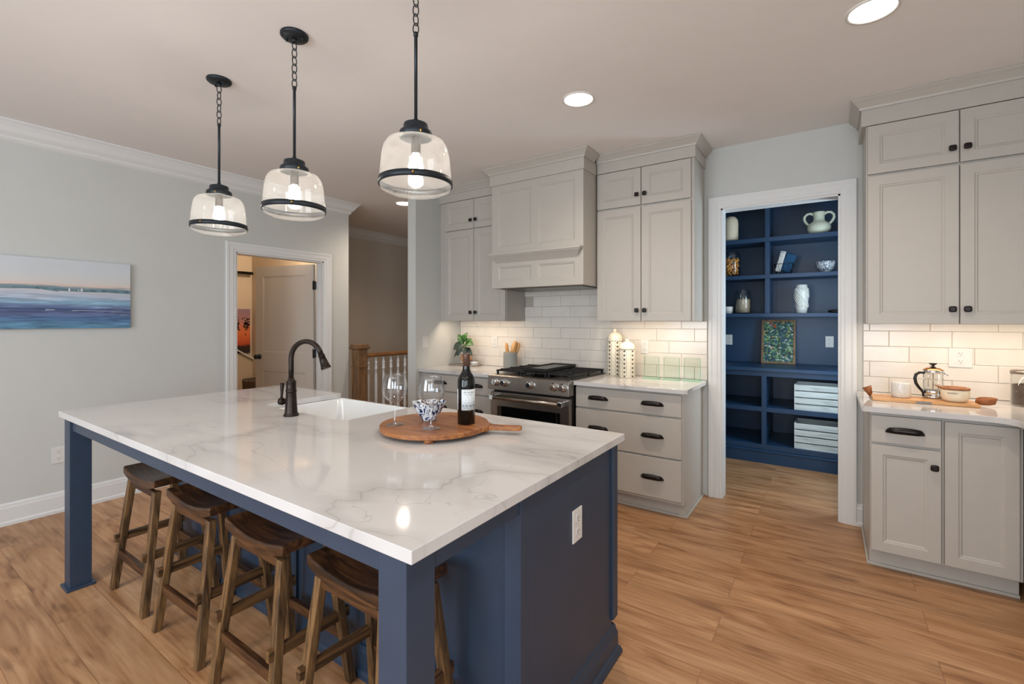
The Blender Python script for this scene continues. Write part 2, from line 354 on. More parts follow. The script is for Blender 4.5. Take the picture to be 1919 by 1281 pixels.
M['canister'] = plain('ivory_canister_glaze', '#e6dfcb', .3, noise=.02)
M['canhole'] = plain('canister_motif', '#5a5048', .5)
M['terracotta'] = plain('pink_terracotta', '#c58b62', .7, noise=.08)
M['slate'] = plain('grey_slate_board', '#8b8179', .6, noise=.1)
M['crock'] = plain('ribbed_grey_stoneware', '#8f918d', .55, noise=.08, nscale=120)
M['leaf'] = plain('green_leaf', '#2f5a22', .4, noise=.25, nscale=50)
M['leafdark'] = plain('dark_leaf', '#35423a', .45, noise=.3, nscale=50)
M['stem'] = plain('plant_stem', '#4b6a2c', .5)
M['leather'] = plain('tan_leather', '#8a5026', .55, noise=.1, nscale=90)
M['wine'] = plain('dark_wine_bottle', '#040706', .06, spec=.5)
M['capsule'] = plain('brown_foil_capsule', '#5e4438', .38, .4)
M['label'] = pattern_mat('printed_wine_label', '#d8dee0', '#b9c4c8', 120, .42, .6, 'noise', .05)
M['ink'] = plain('blue_grey_ink', '#6f7f88', .6)
M['crate'] = wood('whitewashed_crate', '#aeb6b4', '#d2dad9', 'x', 1.0, .7, '#c2cbca')
M['pasta'] = plain('golden_pretzel', '#dd9c48', .5, noise=.3, nscale=60)
M['flour'] = plain('oat_flour', '#bfae97', .9, noise=.1, nscale=120)
M['coffee'] = plain('dark_grain', '#4a382c', .8, noise=.3, nscale=200)
M['towelb'] = plain('denim_blue_towel', '#1e4a6e', .9, noise=.2, nscale=80)
M['towelw'] = pattern_mat('striped_white_towel', '#d8d6cf', '#3c4a63', 70, .40, .9, 'noise', .05)
M['frame'] = wood('thin_wood_frame', '#6c5238', '#93734f', 'z', 1.2, .5)
M['basket'] = wood('dark_wicker', '#2b241d', '#6b5a47', 'x', 3.0, .8)
M['warmwall'] = plain('side_room_paint', '#cbbca6', .7)

# ------------------------------------------------------------------ the room shell
XL, XR, YB, YF, H = -4.62, 1.40, 3.93, -2.50, 2.74
struct('floor', MB().box(-7.0, 1.6, -2.7, 6.7, -.06, 0), M['floor'])
struct('ceiling', MB().box(-7.0, 1.6, -2.7, 6.7, H, H + .08), M['ceiling'])
# left wall with the doorway
mb = MB(); t = XL - .11
mb.box(t, XL, YF, 2.155, 0, H).box(t, XL, 3.075, 3.40, 0, H).box(t, XL, 2.155, 3.075, 2.035, H)
struct('wall_left', mb, M['wall'])
struct('wall_side_room', MB().box(-6.9, t, 3.29, 3.40, 0, H), M['warmwall'])
# back wall with the pantry doorway
mb = MB().box(-3.475, -.70, YB, YB + .11, 0, H).box(.062, 1.5, YB, YB + .11, 0, H).box(-.70, .062, YB, YB + .11, 2.262, H)
struct('wall_back', mb, M['wall'])
struct('wall_return', MB().box(-3.475, -3.365, 3.25, YB, 0, H), M['wall'])
struct('wall_stairs_side', MB().box(-3.475, -3.365, YB + .11, 6.6, 0, H), M['hallwall'])
mb = MB().box(XR, XR + .1, YF, -1.75, 0, H).box(XR, XR + .1, -.45, YB, 0, H).box(XR, XR + .1, -1.75, -.45, 0, .85).box(XR, XR + .1, -1.75, -.45, 2.15, H)
struct('wall_right', mb, M['wall'])
mb = MB()
for a, b in ((-4.73, -2.8), (-1.1, -.15), (1.05, 1.5)): mb.box(a, b, YF - .1, YF, 0, H)
for a, b in ((-2.8, -1.1), (-.15, 1.05)): mb.box(a, b, YF - .1, YF, 0, .65).box(a, b, YF - .1, YF, 2.25, H)
struct('wall_front', mb, M['wall'])
for i, (x0, x1) in enumerate(((-2.8, -1.1), (-.15, 1.05))):
    mb = MB(); z0, z1 = .65, 2.25
    for a, b in ((x0, x0 + .05), (x1 - .05, x1), ((x0 + x1) / 2 - .02, (x0 + x1) / 2 + .02)): mb.box(a, b, YF - .09, YF - .03, z0, z1)
    mb.box(x0, x1, YF - .09, YF - .03, z0, z0 + .05).box(x0, x1, YF - .09, YF - .03, z1 - .05, z1).box(x0, x1, YF - .09, YF - .03, 1.43, 1.47)
    struct('window_%d' % (i + 1), mb, M['trim'])
mb = MB()
for a, b in ((-1.75, -1.70), (-.50, -.45)): mb.box(XR + .03, XR + .08, a, b, .85, 2.15)
mb.box(XR + .03, XR + .08, -1.75, -.45, .85, .9).box(XR + .03, XR + .08, -1.75, -.45, 2.1, 2.15)
struct('window_3', mb, M['trim'])
# stair hall beyond
struct('wall_stairwell', MB().box(-5.93, -5.82, 3.40, 6.6, 0, H), M['hallwall'])
struct('wall_hall_end', MB().box(-5.93, -3.36, 6.5, 6.6, 0, H), M['hallwall'])
# the little room behind the open door
struct('wall_side_room_far', MB().box(-6.72, -6.6, 1.2, 3.40, 0, H), M['warmwall'])
struct('wall_side_room_near', MB().box(-6.72, t, 1.1, 1.2, 0, H), M['warmwall'])
# pantry
struct('wall_pantry_back', MB().box(-1.5, .7, 5.80, 5.9, 0, H), M['pantrynavy'])
struct('wall_pantry_left', MB().box(-1.5, -1.40, YB + .11, 5.80, 0, H), M['pantrynavy'])
mb = MB().box(.6, .7, YB + .11, 4.22, 0, H).box(.6, .7, 4.82, 5.80, 0, H).box(.6, .7, 4.22, 4.82, 0, .82).box(.6, .7, 4.22, 4.82, 2.08, H)
struct('wall_pantry_right', mb, M['wall'])
mb = MB().box(.62, .68, 4.22, 4.27, .82, 2.08).box(.62, .68, 4.77, 4.82, .82, 2.08).box(.62, .68, 4.22, 4.82, .82, .87).box(.62, .68, 4.22, 4.82, 2.03, 2.08)
struct('window_4', mb, M['trim'])

CROWN = [(0, H), (.095, H), (.095, H - .012), (.082, H - .020), (.062, H - .045), (.045, H - .075), (.020, H - .098), (.020, H - .112), (.010, H - .122), (0, H - .13)]
struct('trim_1', MB().sweep([(XL, 3.40), (XL, YF)][::-1] + [(XL - .11, 3.40)], CROWN), M['trim'])
struct('trim_2', MB().sweep([(-5.82, 3.40), (-5.82, 6.5)], CROWN), M['trim'])
BASE = [(0, 0), (.022, 0), (.022, .02), (.016, .03), (.016, .115), (.012, .13), (.012, .138), (.005, .15), (0, .15)]
struct('baseboard_left', MB().sweep([(XL, YF), (XL, 2.07)], BASE), M['trim'])
struct('baseboard_left_end', MB().sweep([(XL, 3.165), (XL, 3.40)], BASE), M['trim'])
struct('baseboard_back', MB().sweep([(.15, YB), (.186, YB)], BASE), M['trim'])
struct('baseboard_return', MB().sweep([(-3.475, 3.25), (-3.365, 3.25)], BASE), M['trim'])
# casings: profile swept round the opening, in the wall's plane
CAS = [(0, 0), (0, .010), (.006, .014), (.02, .014), (.03, .018), (.06, .018), (.07, .022), (.088, .022), (.092, .018), (.092, 0)]
def casing(name, a0, a1, top, fix, facing, mat):
    """facing '-y': a = x, out toward -y at y=fix ; '+x': a = y, out toward +x"""
    mb = MB(); pr = [[], [], [], []]
    for o, d in CAS:
        for k, (a, z) in enumerate(((a0 - o, 0), (a0 - o, top + o), (a1 + o, top + o), (a1 + o, 0))):
            pr[k].append((a, fix - d, z) if facing == '-y' else (fix + d, a, z))
    mb.rings(pr, True, True, True, False); return struct(name, mb, mat)
casing('trim_3', -.70, .062, 2.262, YB, '-y', M['trim'])
casing('trim_4', 2.155, 3.075, 2.035, XL, '+x', M['trim'])
# jambs
struct('trim_5', MB().box(-.70, -.688, YB - .004, YB + .12, 0, 2.262).box(.050, .062, YB - .004, YB + .12, 0, 2.262).box(-.70, .062, YB - .004, YB + .12, 2.250, 2.262), M['trim'])
struct('trim_6', MB().box(t - .01, XL + .004, 2.155, 2.167, 0, 2.035).box(t - .01, XL + .004, 3.063, 3.075, 0, 2.035).box(t - .01, XL + .004, 2.155, 3.075, 2.023, 2.035)
       .box(-4.69, -4.675, 3.05, 3.063, 0, 2.023).box(-4.69, -4.675, 2.167, 2.18, 0, 2.023), M['trim'])

# ------------------------------------------------------------------ panelled doors (stile-and-rail with a stepped inner bead)
def panel_face(mb, x0, x1, z0, z1, y, th=.020, st=.058, insets=None):
    """a door slab facing -y at y; insets = list of (x0,x1,z0,z1) panels"""
    mb.box(x0, x1, y + .009, y + th, z0, z1)
    insets = insets or [(x0 + st, x1 - st, z0 + st, z1 - st)]
    # frame built as strips around the panels (single column or single row of panels)
    xs = sorted(set([x0, x1] + [v for p in insets for v in p[:2]])); zs = sorted(set([z0, z1] + [v for p in insets for v in p[2:]]))
    for i in range(len(xs) - 1):
        for j in range(len(zs) - 1):
            cx, cz = (xs[i] + xs[i+1]) / 2, (zs[j] + zs[j+1]) / 2
            if not any(p[0] < cx < p[1] and p[2] < cz < p[3] for p in insets):
                mb.box(xs[i], xs[i+1], y, y + .010, zs[j], zs[j+1])
    for a, b, c, d in insets:
        q = lambda i, yy: [(a + i, yy, c + i), (b - i, yy, c + i), (b - i, yy, d - i), (a + i, yy, d - i)]
        mb.rings([q(0, y + .0005), q(.005, y + .0035), q(.010, y + .0035), q(.016, y + .0088), q(.017, y + .0095)], True, False, False, False)
def slab(x0, x1, z0, z1, y, mb=None):
    return (mb or MB()).box(x0, x1, y, y + .02, z0, z1)
def pull_mb(x, y, z, T=None):
    """arched bin-style pull centred at x,z on a face at y (towards -y)"""
    mb = MB(T); rs = []; n = 19
    for i in range(n):
        s = -1 + 2 * i / (n - 1); a = abs(s)
        px = x + s * .082
        out = .004 + .026 * (1 - max(0, (a - .55) / .45) ** 1.6) if a > .55 else .030
        h = .0125 if a < .84 else .0125 - (a - .84) / .16 * .0080
        up = .009 * (1 - a ** 2.2); zc = z - (.009 * (a - .84) / .16 if a > .84 else 0)
        th = .0035
        ring = [(px, y - out * .80 - th, zc + h + up), (px, y - out - th * 1.6, zc + .002 + up * .3), (px, y - out - th, zc - h), (px, y - max(out - th, 0), zc - h), (px, y - max(out * .80 - th, 0), zc + h + up)]
        rs.append(ring)
    mb.rings(rs, True, True, True); return mb
def knob_mb(x, y, z, T=None):
    mb = MB(T)
    mb.lathe((x, y, z), [(.006, 0), (.0055, -.012), (.009, -.015)], 12, axis='y')
    mb.lathe((x, y, z), [(.008, -.013), (.0155, -.016), (.017, -.021), (.0155, -.025), (.010, -.0275)], 24, axis='y', sq=4)
    return mb
def crown_cab(mb, path, zt=H - .001, d=.05, h=.062):
    """crown on top of a frieze"""
    mb.sweep(path, [(0, zt - h), (.008, zt - h), (.012, zt - h * .8), (.022, zt - h * .62), (.036, zt - h * .36), (.046, zt - h * .22), (d, zt - h * .14), (d, zt), (0, zt)])

def upper_cabinet(label, x0, x1, yf, zb, zs, zt, doors, left_side=True, right_side=True, path=None, fx0=None, fx1=None):
    b = thing('wall_cabinet', label, 'cabinet', ((x0 + x1) / 2, YB, zb))
    MB().box(x0, x1, yf + .021, YB - .002, zb + .022, H - .002).box(x0, x0 + .016, yf + .021, YB - .002, zb, zb + .022).box(x1 - .016, x1, yf + .021, YB - .002, zb, zb + .022).box(x0, x1, yf + .021, yf + .038, zb, zb + .022).build('carcass', M['cab'], b, bev=.0015)
    fx0 = x0 - .012 if fx0 is None else fx0; fx1 = x1 + .012 if fx1 is None else fx1
    MB().box(fx0, fx1, yf - .002, YB - .003, zt + .004, H - .06).build('frieze', M['cab'], b, bev=.0015)
    mb = MB(); crown_cab(mb, path); mb.build('crown_molding', M['cab'], b)
    for k, (a, c) in enumerate(doors):
        for lo, hi, zk in ((zb + .001, zs - .008, zb + .085), (zs + .006, zt - .001, zs + .085)):
            m = MB(); panel_face(m, a, c, lo, hi, yf); d = m.build('door', M['cab'], b, bev=.0012)
            inner = c - .028 if k == 0 else a + .028
            knob_mb(inner, yf, zk).build('knob', M['pull'], d)
    return b
# left of the hood
upper_cabinet('tall two-tier greige wall cabinet left of the range hood', -3.363, -2.515, 3.580, 1.384, 2.297, 2.592,
    [(-3.285, -2.903), (-2.897, -2.520)], path=[(-3.363, 3.578), (-2.506, 3.578)], fx0=-3.363, fx1=-2.506)
upper_cabinet('tall two-tier greige wall cabinet right of the range hood', -1.592, -.825, 3.580, 1.384, 2.293, 2.590,
    [(-1.588, -1.222), (-1.216, -.846)], path=[(-1.590, 3.578), (-.813, 3.578), (-.813, YB)], fx0=-1.590, fx1=-.813)
upper_cabinet('tall two-tier greige wall cabinet at the right edge above the coffee tray', .186, 1.385, 3.580, 1.368, 2.275, 2.575,
    [(.194, .602), (.608, 1.020)], path=[(.162, YB), (.162, 3.578), (1.385, 3.578)], fx0=.162, fx1=1.385)
# under-cabinet LED strips (lit bars screwed beneath the cabinets)
for lb, x0, x1, zb, W, side in (('slim lit strip beneath the wall cabinet left of the hood', -3.25, -2.56, 1.384, 5.2, -1), ('slim lit strip beneath the wall cabinet right of the hood', -1.50, -.90, 1.384, 5.2, 1), ('slim lit strip beneath the wall cabinet at the right edge', .26, 1.30, 1.368, 8.5, 1)):
    ls = MB().box(x0, x1, 3.622, 3.640, zb + .015, zb + .0215).build('led_strip', M['strip'], None, base=((x0+x1)/2, 3.631, zb + .015)); tag(ls, lb, 'light')
    area('undercabinet_glow', ((x0 + x1) / 2, 3.631, zb + .014), (0, 0, 0), x1 - x0, .014, W * .50, WARM)

# ------------------------------------------------------------------ range hood
hx0, hx1, hy = -2.505, -1.604, 3.350
hd = thing('range_hood', 'panelled greige range hood with a narrow shelf over the stove', 'range hood', ((hx0 + hx1) / 2, YB, 1.675))
mb = MB()
c0, c1 = (hx0 + .075, hx0 + .415), (hx1 - .415, hx1 - .075)
panel_face(mb, hx0, hx1, 1.675, 2.60, hy, .02, insets=[(c0[0], c0[1], 2.035, 2.525), (c1[0], c1[1], 2.035, 2.525), (c0[0], c0[1], 1.735, 1.862), (c1[0], c1[1], 1.735, 1.862)])
mb.build('front_panel', M['cab'], hd, bev=.001)
MB().box(hx0, hx1, hy + .021, YB - .003, 1.675, H - .003).build('body', M['cab'], hd, bev=.001)
MB().box(hx0 + .05, hx1 - .05, hy + .08, YB - .06, 1.668, 1.6745).build('vent_insert', M['steeldark'], hd)
MB().box(hx0 - .012, hx1 + .012, hy - .014, 3.57, 2.585, H - .06).build('frieze', M['cab'], hd, bev=.0015)
mb = MB(); crown_cab(mb, [(hx0 - .012, 3.57), (hx0 - .012, hy - .014), (hx1 + .012, hy - .014), (hx1 + .012, 3.52)]); mb.build('crown_molding', M['cab'], hd)
mb = MB().sweep([(hx0 + .055, hy - .0005), (hx0 + .055, hy - .004), (hx1 - .055, hy - .004), (hx1 - .055, hy - .0005)], [(0, 1.900), (.003, 1.900), (.006, 1.906), (.040, 1.950), (.046, 1.952), (.046, 1.960), (.054, 1.962), (.054, 1.978), (0, 1.978)])
mb.build('shelf', M['cab'], hd, bev=.001)

# ------------------------------------------------------------------ backsplash tiles (12 x 4 inch, third-bond)
def tiles(name, x0, x1, zmax_f):
    mb = MB(); g = .0014; th, tw = .1016, .3048
    random.seed(5)
    row = 0; z = .914
    while z < 1.71:
        sh = -2.217 + (7 - row) * .1016  # joints walk a third per course
        k = math.floor((x0 - sh) / tw)
        x = sh + k * tw
        while x < x1:
            a, b = max(x, x0), min(x + tw, x1); zt = min(z + th, zmax_f((a + b) / 2))
            if b - a > .008 and zt - z > .01:
                mb.box(a + g, b - g, YB - .010 - random.random() * .0008, YB - .003, z + g, zt - g)
            x += tw
        z += th; row += 1
    o = mb.build(name, M['tile'], None, bev=.0022); o['kind'] = 'structure'
    MB().box(x0, x1, YB - .0075, YB - .0005, .914, zmax_f((x0 + x1) / 2)).build('grout', M['grout'], o)
tiles('wall_backsplash', -3.363, -.800, lambda x: 1.384 if x < -2.51 or x > -1.60 else 1.70)
tiles('wall_backsplash_right', .187, 1.399, lambda x: 1.372)
for ch in [o for o in COL.objects if o.name.startswith('grout') and o.parent.name == 'wall_backsplash']:
    me = ch.data; bm = bmesh.new(); bm.from_mesh(me); bm.clear()
    for a, b, zt in ((-3.363, -2.51, 1.384), (-2.51, -1.60, 1.674), (-1.60, -.80, 1.384)):
        m2 = MB().box(a, b, YB - .0075, YB - .0005, .914, zt); tmp = bpy.data.meshes.new('t'); m2.bm.to_mesh(tmp); m2.bm.free(); bm.from_mesh(tmp); bpy.data.meshes.remove(tmp)
    bm.to_mesh(me); bm.free()

# ------------------------------------------------------------------ base cabinets
FY = 3.310
def base_cabinet(name, label, x0, x1, fy=FY, loc=None):
    b = thing(name, label, 'cabinet', loc or ((x0 + x1) / 2, YB, 0))
    MB().box(x0, x1, fy + .021, YB - .002, .105, .883).box(x0, x1, fy + .085, YB - .002, 0.0, .105).build('carcass', M['cab'], b, bev=.001)
    return b
def drawer(b, x0, x1, z0, z1, y, pulls, framed=False):
    m = MB()
    m.box(x0, x1, y, y + .02, z0, z1)
    d = m.build('drawer', M['cab'], b, bev=.003)
    for px, pz in pulls: pull_mb(px, y, pz).build('drawer_pull', M['pull'], d)
# right of the range
b = base_cabinet('base_cabinet', 'greige three-drawer base cabinet right of the range', -1.655, -.835)
for z0, z1, pz in ((.716, .868, .796), (.424, .704, .568), (.128, .413, .274)):
    drawer(b, -1.650, -.846, z0, z1, FY, [(-1.462, pz), (-1.046, pz)])
MB().box(-.8345, -.822, FY + .085, YB - .003, 0, .014).box(-1.655, -.822, FY + .070, FY + .0845, 0, .016).build('shoe_molding', M['cab'], b, bev=.003)
# left of the range
b = base_cabinet('base_cabinet', 'greige three-drawer base cabinet left of the range beneath the potted plant', -3.363, -2.440)
for z0, z1, pz in ((.716, .868, .796), (.424, .704, .568), (.128, .413, .274)):
    drawer(b, -3.290, -2.446, z0, z1, FY, [(-3.09, pz), (-2.655, pz)])
# right run along the back wall
FY2 = 3.272
b = base_cabinet('base_cabinet', 'greige base cabinet with one drawer and two doors under the coffee tray', .188, .785, FY2)
MB().box(.488, .492, FY2 + .012, FY2 + .021, .11, .87).build('center_stile', M['cab'], b)
drawer(b, .192, .483, .716, .864, FY2, [(.336, .790)])
m = MB(); panel_face(m, .192, .483, .116, .703, FY2, st=.052); d = m.build('door', M['cab'], b, bev=.0012); knob_mb(.455, FY2, .617).build('knob', M['pull'], d)
m = MB(); panel_face(m, .497, .768, .116, .862, FY2, st=.052); m.build('door', M['cab'], b, bev=.0012)
MB().box(.180, .7865, FY2 + .070, FY2 + .0845, 0, .016).box(.176, .1875, FY2 + .070, YB - .003, 0, .014).build('shoe_molding', M['cab'], b, bev=.003)
# return run along the right wall (only its corner is in view)
TR = Matrix.Translation((.788, 3.26, 0)) @ Matrix.Rotation(R(-90), 4, 'Z')      # local x -> -y, local -y(front) -> -x
b = thing('base_cabinet', 'greige base cabinet turning the corner at the right edge of the photo', 'cabinet', (1.1, 2.7, 0))
MB().box(.809, XR - .002, 1.60, 3.345, .105, .883).box(.873, XR - .002, 1.60, 3.345, 0, .105).build('carcass', M['cab'], b, bev=.001)
for i in range(3):
    m = MB(TR); panel_face(m, .04 + i * .53, .55 + i * .53, .116, .862, 0.0, st=.052); m.build('door', M['cab'], b, bev=.0012)

# countertops
def poly_slab(poly, z0=.884, z1=.914): return MB().prism(poly, 'z', z0, z1)
o = poly_slab([(-3.363, 3.282), (-2.445, 3.282), (-2.445, 3.918), (-3.363, 3.918)]).build('countertop', M['quartz'], None, base=(-2.9, 3.6, .884), bev=.002)
tag(o, 'white quartz countertop left of the range under the potted plant', 'countertop')
o = poly_slab([(-1.658, 3.282), (-.817, 3.282), (-.800, 3.299), (-.800, 3.918), (-1.658, 3.918)]).build('countertop', M['quartz'], None, base=(-1.24, 3.6, .884), bev=.002)
tag(o, 'white quartz countertop right of the range under the glass frames', 'countertop')
arc = [(.745 - .07 + .07 * math.cos(a), 3.235 - .07 + .07 * math.sin(a)) for a in [PI/2 * (1 - k / 6) for k in range(7)]]
arc = [(.745 - .09, 3.235)] + [(.745 - .09 + .09 * math.sin(a), 3.235 - .09 + .09 * math.cos(a)) for a in [PI/2 * k / 8 for k in range(1, 9)]]
o = poly_slab([(.150, 3.918), (.150, 3.245), (.158, 3.235)] + arc + [(.745, 1.6), (1.398, 1.6), (1.398, 3.918)]).build('countertop', M['quartz'], None, base=(1.0, 3.5, .884), bev=.002)
tag(o, 'white quartz countertop under the coffee tray turning the corner', 'countertop')

# ------------------------------------------------------------------ the range
rx0, rx1 = -2.432, -1.664
rg = thing('gas_range', 'stainless gas range with black grates and griddle', 'stove', ((rx0 + rx1) / 2, 3.6, 0))
MB().box(rx0, rx1, 3.285, YB - .015, .09, .905).build('body', M['black'], rg, bev=.002)
mb = MB().prism([(3.205, .800), (3.215, .915), (3.235, .922), (3.30, .922), (3.30, .800)], 'x', rx0 - .010, rx1 + .004); cp = mb.build('control_panel', M['steel'], rg, bev=.002)
for kx in (-2.355, -2.265, -2.010, -1.790, -1.710):
    kz = .866
    k = MB().lathe((kx, 3.212, kz), [(.034, 0), (.034, -.006), (.027, -.010), (.0255, -.038), (.020, -.043)], 24, axis='y'); k.box(kx - .003, kx + .003, 3.166, 3.178, kz - .019, kz + .019)
    k.build('burner_knob', M['chrome'], rg)
dr = MB().box(rx0 + .004, rx1 - .004, 3.232, 3.284, .17, .775).build('oven_door', M['steel'], rg, bev=.004)
MB().box(rx0 + .075, rx1 - .085, 3.229, 3.2315, .30, .660).build('door_window', M['ovenglass'], dr, bev=.001)
MB().box(rx0 + .105, rx0 + .108, 3.2275, 3.229, .30, .660).box(rx1 - .113, rx1 - .110, 3.2275, 3.229, .30, .660).build('window_line', M['steel'], dr)
hb = MB().tube([(rx0 + .055, 3.178, .737), (rx1 - .055, 3.178, .737)], .0155, 16).build('door_handle', M['steel'], dr)
for hx in (rx0 + .055, rx1 - .055):
    MB().box(hx - .021, hx + .021, 3.162, 3.231, .716, .758).build('handle_bracket', M['chrome'], hb, bev=.005)
MB().box(rx0 + .004, rx1 - .004, 3.235, 3.284, .095, .160).build('storage_drawer', M['steel'], rg, bev=.003)
MB().box(rx0 - .004, rx1 + .004, 3.301, YB - .016, .9055, .922).build('cooktop', M['steeldark'], rg, bev=.003)
for bx, by in ((-2.25, 3.45), (-2.25, 3.75), (-1.85, 3.45), (-1.85, 3.75), (-2.05, 3.60)):
    MB().lathe((bx, by, .9225), [(.048, 0), (.046, .010), (.034, .012), (.034, .020), (.030, .023)], 24).build('burner_cap', M['iron'], rg)
gz = .957
for gx0, gx1 in ((rx0 + .005, -2.185), (-2.178, -1.918), (-1.911, rx1 - .005)):
    mb = MB()
    for yy in (3.318, 3.895): mb.box(gx0, gx1, yy - .007, yy + .007, gz - .012, gz)
    for xx in (gx0 + .006, gx1 - .006): mb.box(xx - .006, xx + .006, 3.318, 3.895, gz - .012, gz)
    mb.box((gx0 + gx1) / 2 - .005, (gx0 + gx1) / 2 + .005, 3.318, 3.895, gz - .010, gz)
    for j in range(7):
        yy = 3.385 + j * .075; mb.box(gx0, gx1, yy - .005, yy + .005, gz - .010, gz + .006 if j % 2 == 0 else gz)
    for xx in (gx0 + .012, gx1 - .012):
        for yy in (3.32, 3.61, 3.89): mb.box(xx - .008, xx + .008, yy - .008, yy + .008, .922, gz - .010)
    mb.build('grate', M['iron'], rg, bev=.0015)
mb = MB().box(-2.165, -1.932, 3.335, 3.875, gz + .0065, gz + .016)
for a in ((-2.165, -2.153, 3.335, 3.875), (-1.944, -1.932, 3.335, 3.875), (-2.165, -1.932, 3.335, 3.352), (-2.165, -1.932, 3.858, 3.875)): mb.box(a[0], a[1], a[2], a[3], gz + .016, gz + .030)
gd = mb.build('griddle_frame', M['iron'], rg, bev=.001)
MB().box(-2.152, -1.945, 3.353, 3.857, gz + .0162, gz + .022).build('griddle_plate', M['griddle'], rg)

# ------------------------------------------------------------------ island
ix0, ix1, iy0, iy1 = -3.345, -.712, .676, 1.885
isl = thing('kitchen_island', 'navy blue kitchen island with open seating side and square legs', 'kitchen island', (-2.0, 1.3, 0))
bx1 = -.745; bx0 = -3.31; ky = 1.18
MB().box(bx0, bx1 - .018, ky, 1.845, .0, .635).box(bx0, -2.655, ky, 1.845, .6351, .8835).box(-1.885, bx1 - .018, ky, 1.845, .6351, .8835).box(-2.6549, -1.8851, ky, 1.357, .6351, .8835).build('cabinet_body', M['navy'], isl, bev=.001)
MB().box(bx1 - .0175, bx1, 1.1798, 1.829, 0.115, .883).build('end_panel', M['navy'], isl, bev=.0015)
MB().box(bx1 - .058, bx1, 1.137, 1.1796, 0, .8825).build('corner_stile', M['navy'], isl, bev=.0015)
MB().box(bx1 - .030, bx1 + .012, 1.815, 1.863, .155, .8835).build('front_stile', M['navy'], isl, bev=.004)
mb = MB(); mb.sweep([(-.790, 1.846), (bx1, 1.846), (bx1, 1.12), (bx1, 1.12)][0:3][::-1], [(0, 0), (.028, 0), (.028, .012), (.020, .03), (.014, .034), (.014, .088), (.010, .098), (.006, .112), (.006, .118), (0, .128)])
mb.build('base_molding', M['navy'], isl)
MB().sweep([(bx0, ky - .0005), (bx1 - .061, ky - .0005)], [(0, 0), (.022, 0), (.022, .02), (.014, .03), (.014, .10), (.004, .12), (0, .12)]).build('kick_molding', M['navy'], isl)
for k in range(4):
    xx = bx0 + .02 + k * .64
    MB().box(xx, xx + .05, ky - .012, ky - .0008, .122, .880).build('panel_stile', M['navy'], isl, bev=.001)
for lx in (-3.262, -.790):
    l = MB().box(lx - .045, lx + .045, .692, .780, .0, .8835).build('leg', M['navy'], isl, bev=.002)
    MB().prism([(lx - .060, .677), (lx + .060, .677), (lx + .060, .795), (lx - .060, .795)], 'z', 0, .014).build('leg_foot', M['navy'], l, bev=.004)
MB().box(-3.216, -.836, .703, .722, .822, .883).build('apron', M['navy'], isl, bev=.001)
MB().box(bx1 - .019, bx1 - .004, .781, 1.1365, .822, .883).build('side_apron', M['navy'], isl, bev=.001)
MB().box(-3.306, -3.288, .781, ky - .001, .822, .883).build('side_apron', M['navy'], isl, bev=.001)
def outlet(parent, c, face, w=.071, h=.115, label=None, switch=False, group=None, plate='white'):
    """cover plate with two receptacles; face '-y','+x'"""
    T = Matrix.Translation(c) @ (Matrix.Rotation(R(90), 4, 'Z') if face == '+x' else Matrix())
    m = MB(T).box(-w/2, w/2, -.006, 0, -h/2, h/2)
    if parent is None:
        pl = m.build('light_switch' if switch else 'power_outlet', M[plate], None, base=c, bev=.002); tag(pl, label, 'switch' if switch else 'outlet', group)
    else: pl = m.build('outlet_plate', M[plate], parent, bev=.002); pl['label'] = label
    if switch:
        MB(T).box(-.016, .016, -.010, -.0062, -.033, .033).build('rocker', M[plate], pl, bev=.002)
        return pl
    for dz in (-.024, .024):
        rc = MB(T).lathe((0, -.0062, dz), [(.0165, 0), (.0165, -.0022)], 24, axis='y', sq=2.6).build('receptacle', M[plate], pl)
        MB(T).box(-.0075, -.0055, -.0092, -.0085, dz - .001, dz + .008).box(.0055, .0075, -.0092, -.0085, dz, dz + .007).lathe((0, -.0085, dz - .008), [(.0024, 0), (.0024, -.0007)], 10, axis='y').build('slots', M['slot'], pl)
    return pl
outlet(isl, (bx1 + .0002, 1.499, .664), '+x', label='white outlet plate on the island end panel')

# island countertop with the sink notch cut from its back edge
sx0, sx1, sy = -2.640, -1.900, 1.372
poly = [(ix0, iy0), (ix1, iy0), (ix1, iy1), (sx1, iy1), (sx1, sy + .03), (sx1 - .03, sy), (sx0 + .03, sy), (sx0, sy + .03), (sx0, iy1), (ix0, iy1)]
# built from slabs so that the notch stays clean
o = MB().prism(poly[::1], 'z', .884, .914).build('island_countertop', M['quartz'], None, base=(-2.0, 1.3, .884), bev=.002)
tag(o, 'large veined white quartz top of the island', 'countertop')
# farmhouse sink
sk = thing('farmhouse_sink', 'white fireclay farmhouse sink set in the island', 'sink', (-2.27, 1.62, .64))
def rr(x0, x1, y0, y1, z, r=.04, n=5):
    pts = []
    for cx, cy, a0 in ((x1 - r, y1 - r, 0), (x0 + r, y1 - r, 90), (x0 + r, y0 + r, 180), (x1 - r, y0 + r, 270)):
        for k in range(n + 1): a = R(a0 + 90 * k / n); pts.append((cx + r * math.cos(a), cy + r * math.sin(a), z))
    return pts
ax0, ax1, ay0, ay1 = sx0 - .012, sx1 + .012, sy - .012, 1.905
mb = MB(); mb.rings([rr(ax0, ax1, ay0, ay1, .64, .01), rr(ax0, ax1, ay0, ay1, .874, .01), rr(ax0 + .004, ax1 - .004, ay0 + .004, ay1 - .004, .8825, .01),
    rr(ax0 + .018, ax1 - .018, ay0 + .018, ay1 - .022, .8825, .03), rr(ax0 + .024, ax1 - .024, ay0 + .024, ay1 - .028, .874, .03),
    rr(ax0 + .034, ax1 - .034, ay0 + .034, ay1 - .036, .70, .04), rr(ax0 + .065, ax1 - .065, ay0 + .065, ay1 - .065, .675, .05)], True, True, True)
mb.build('basin', M['porcelain'], sk)
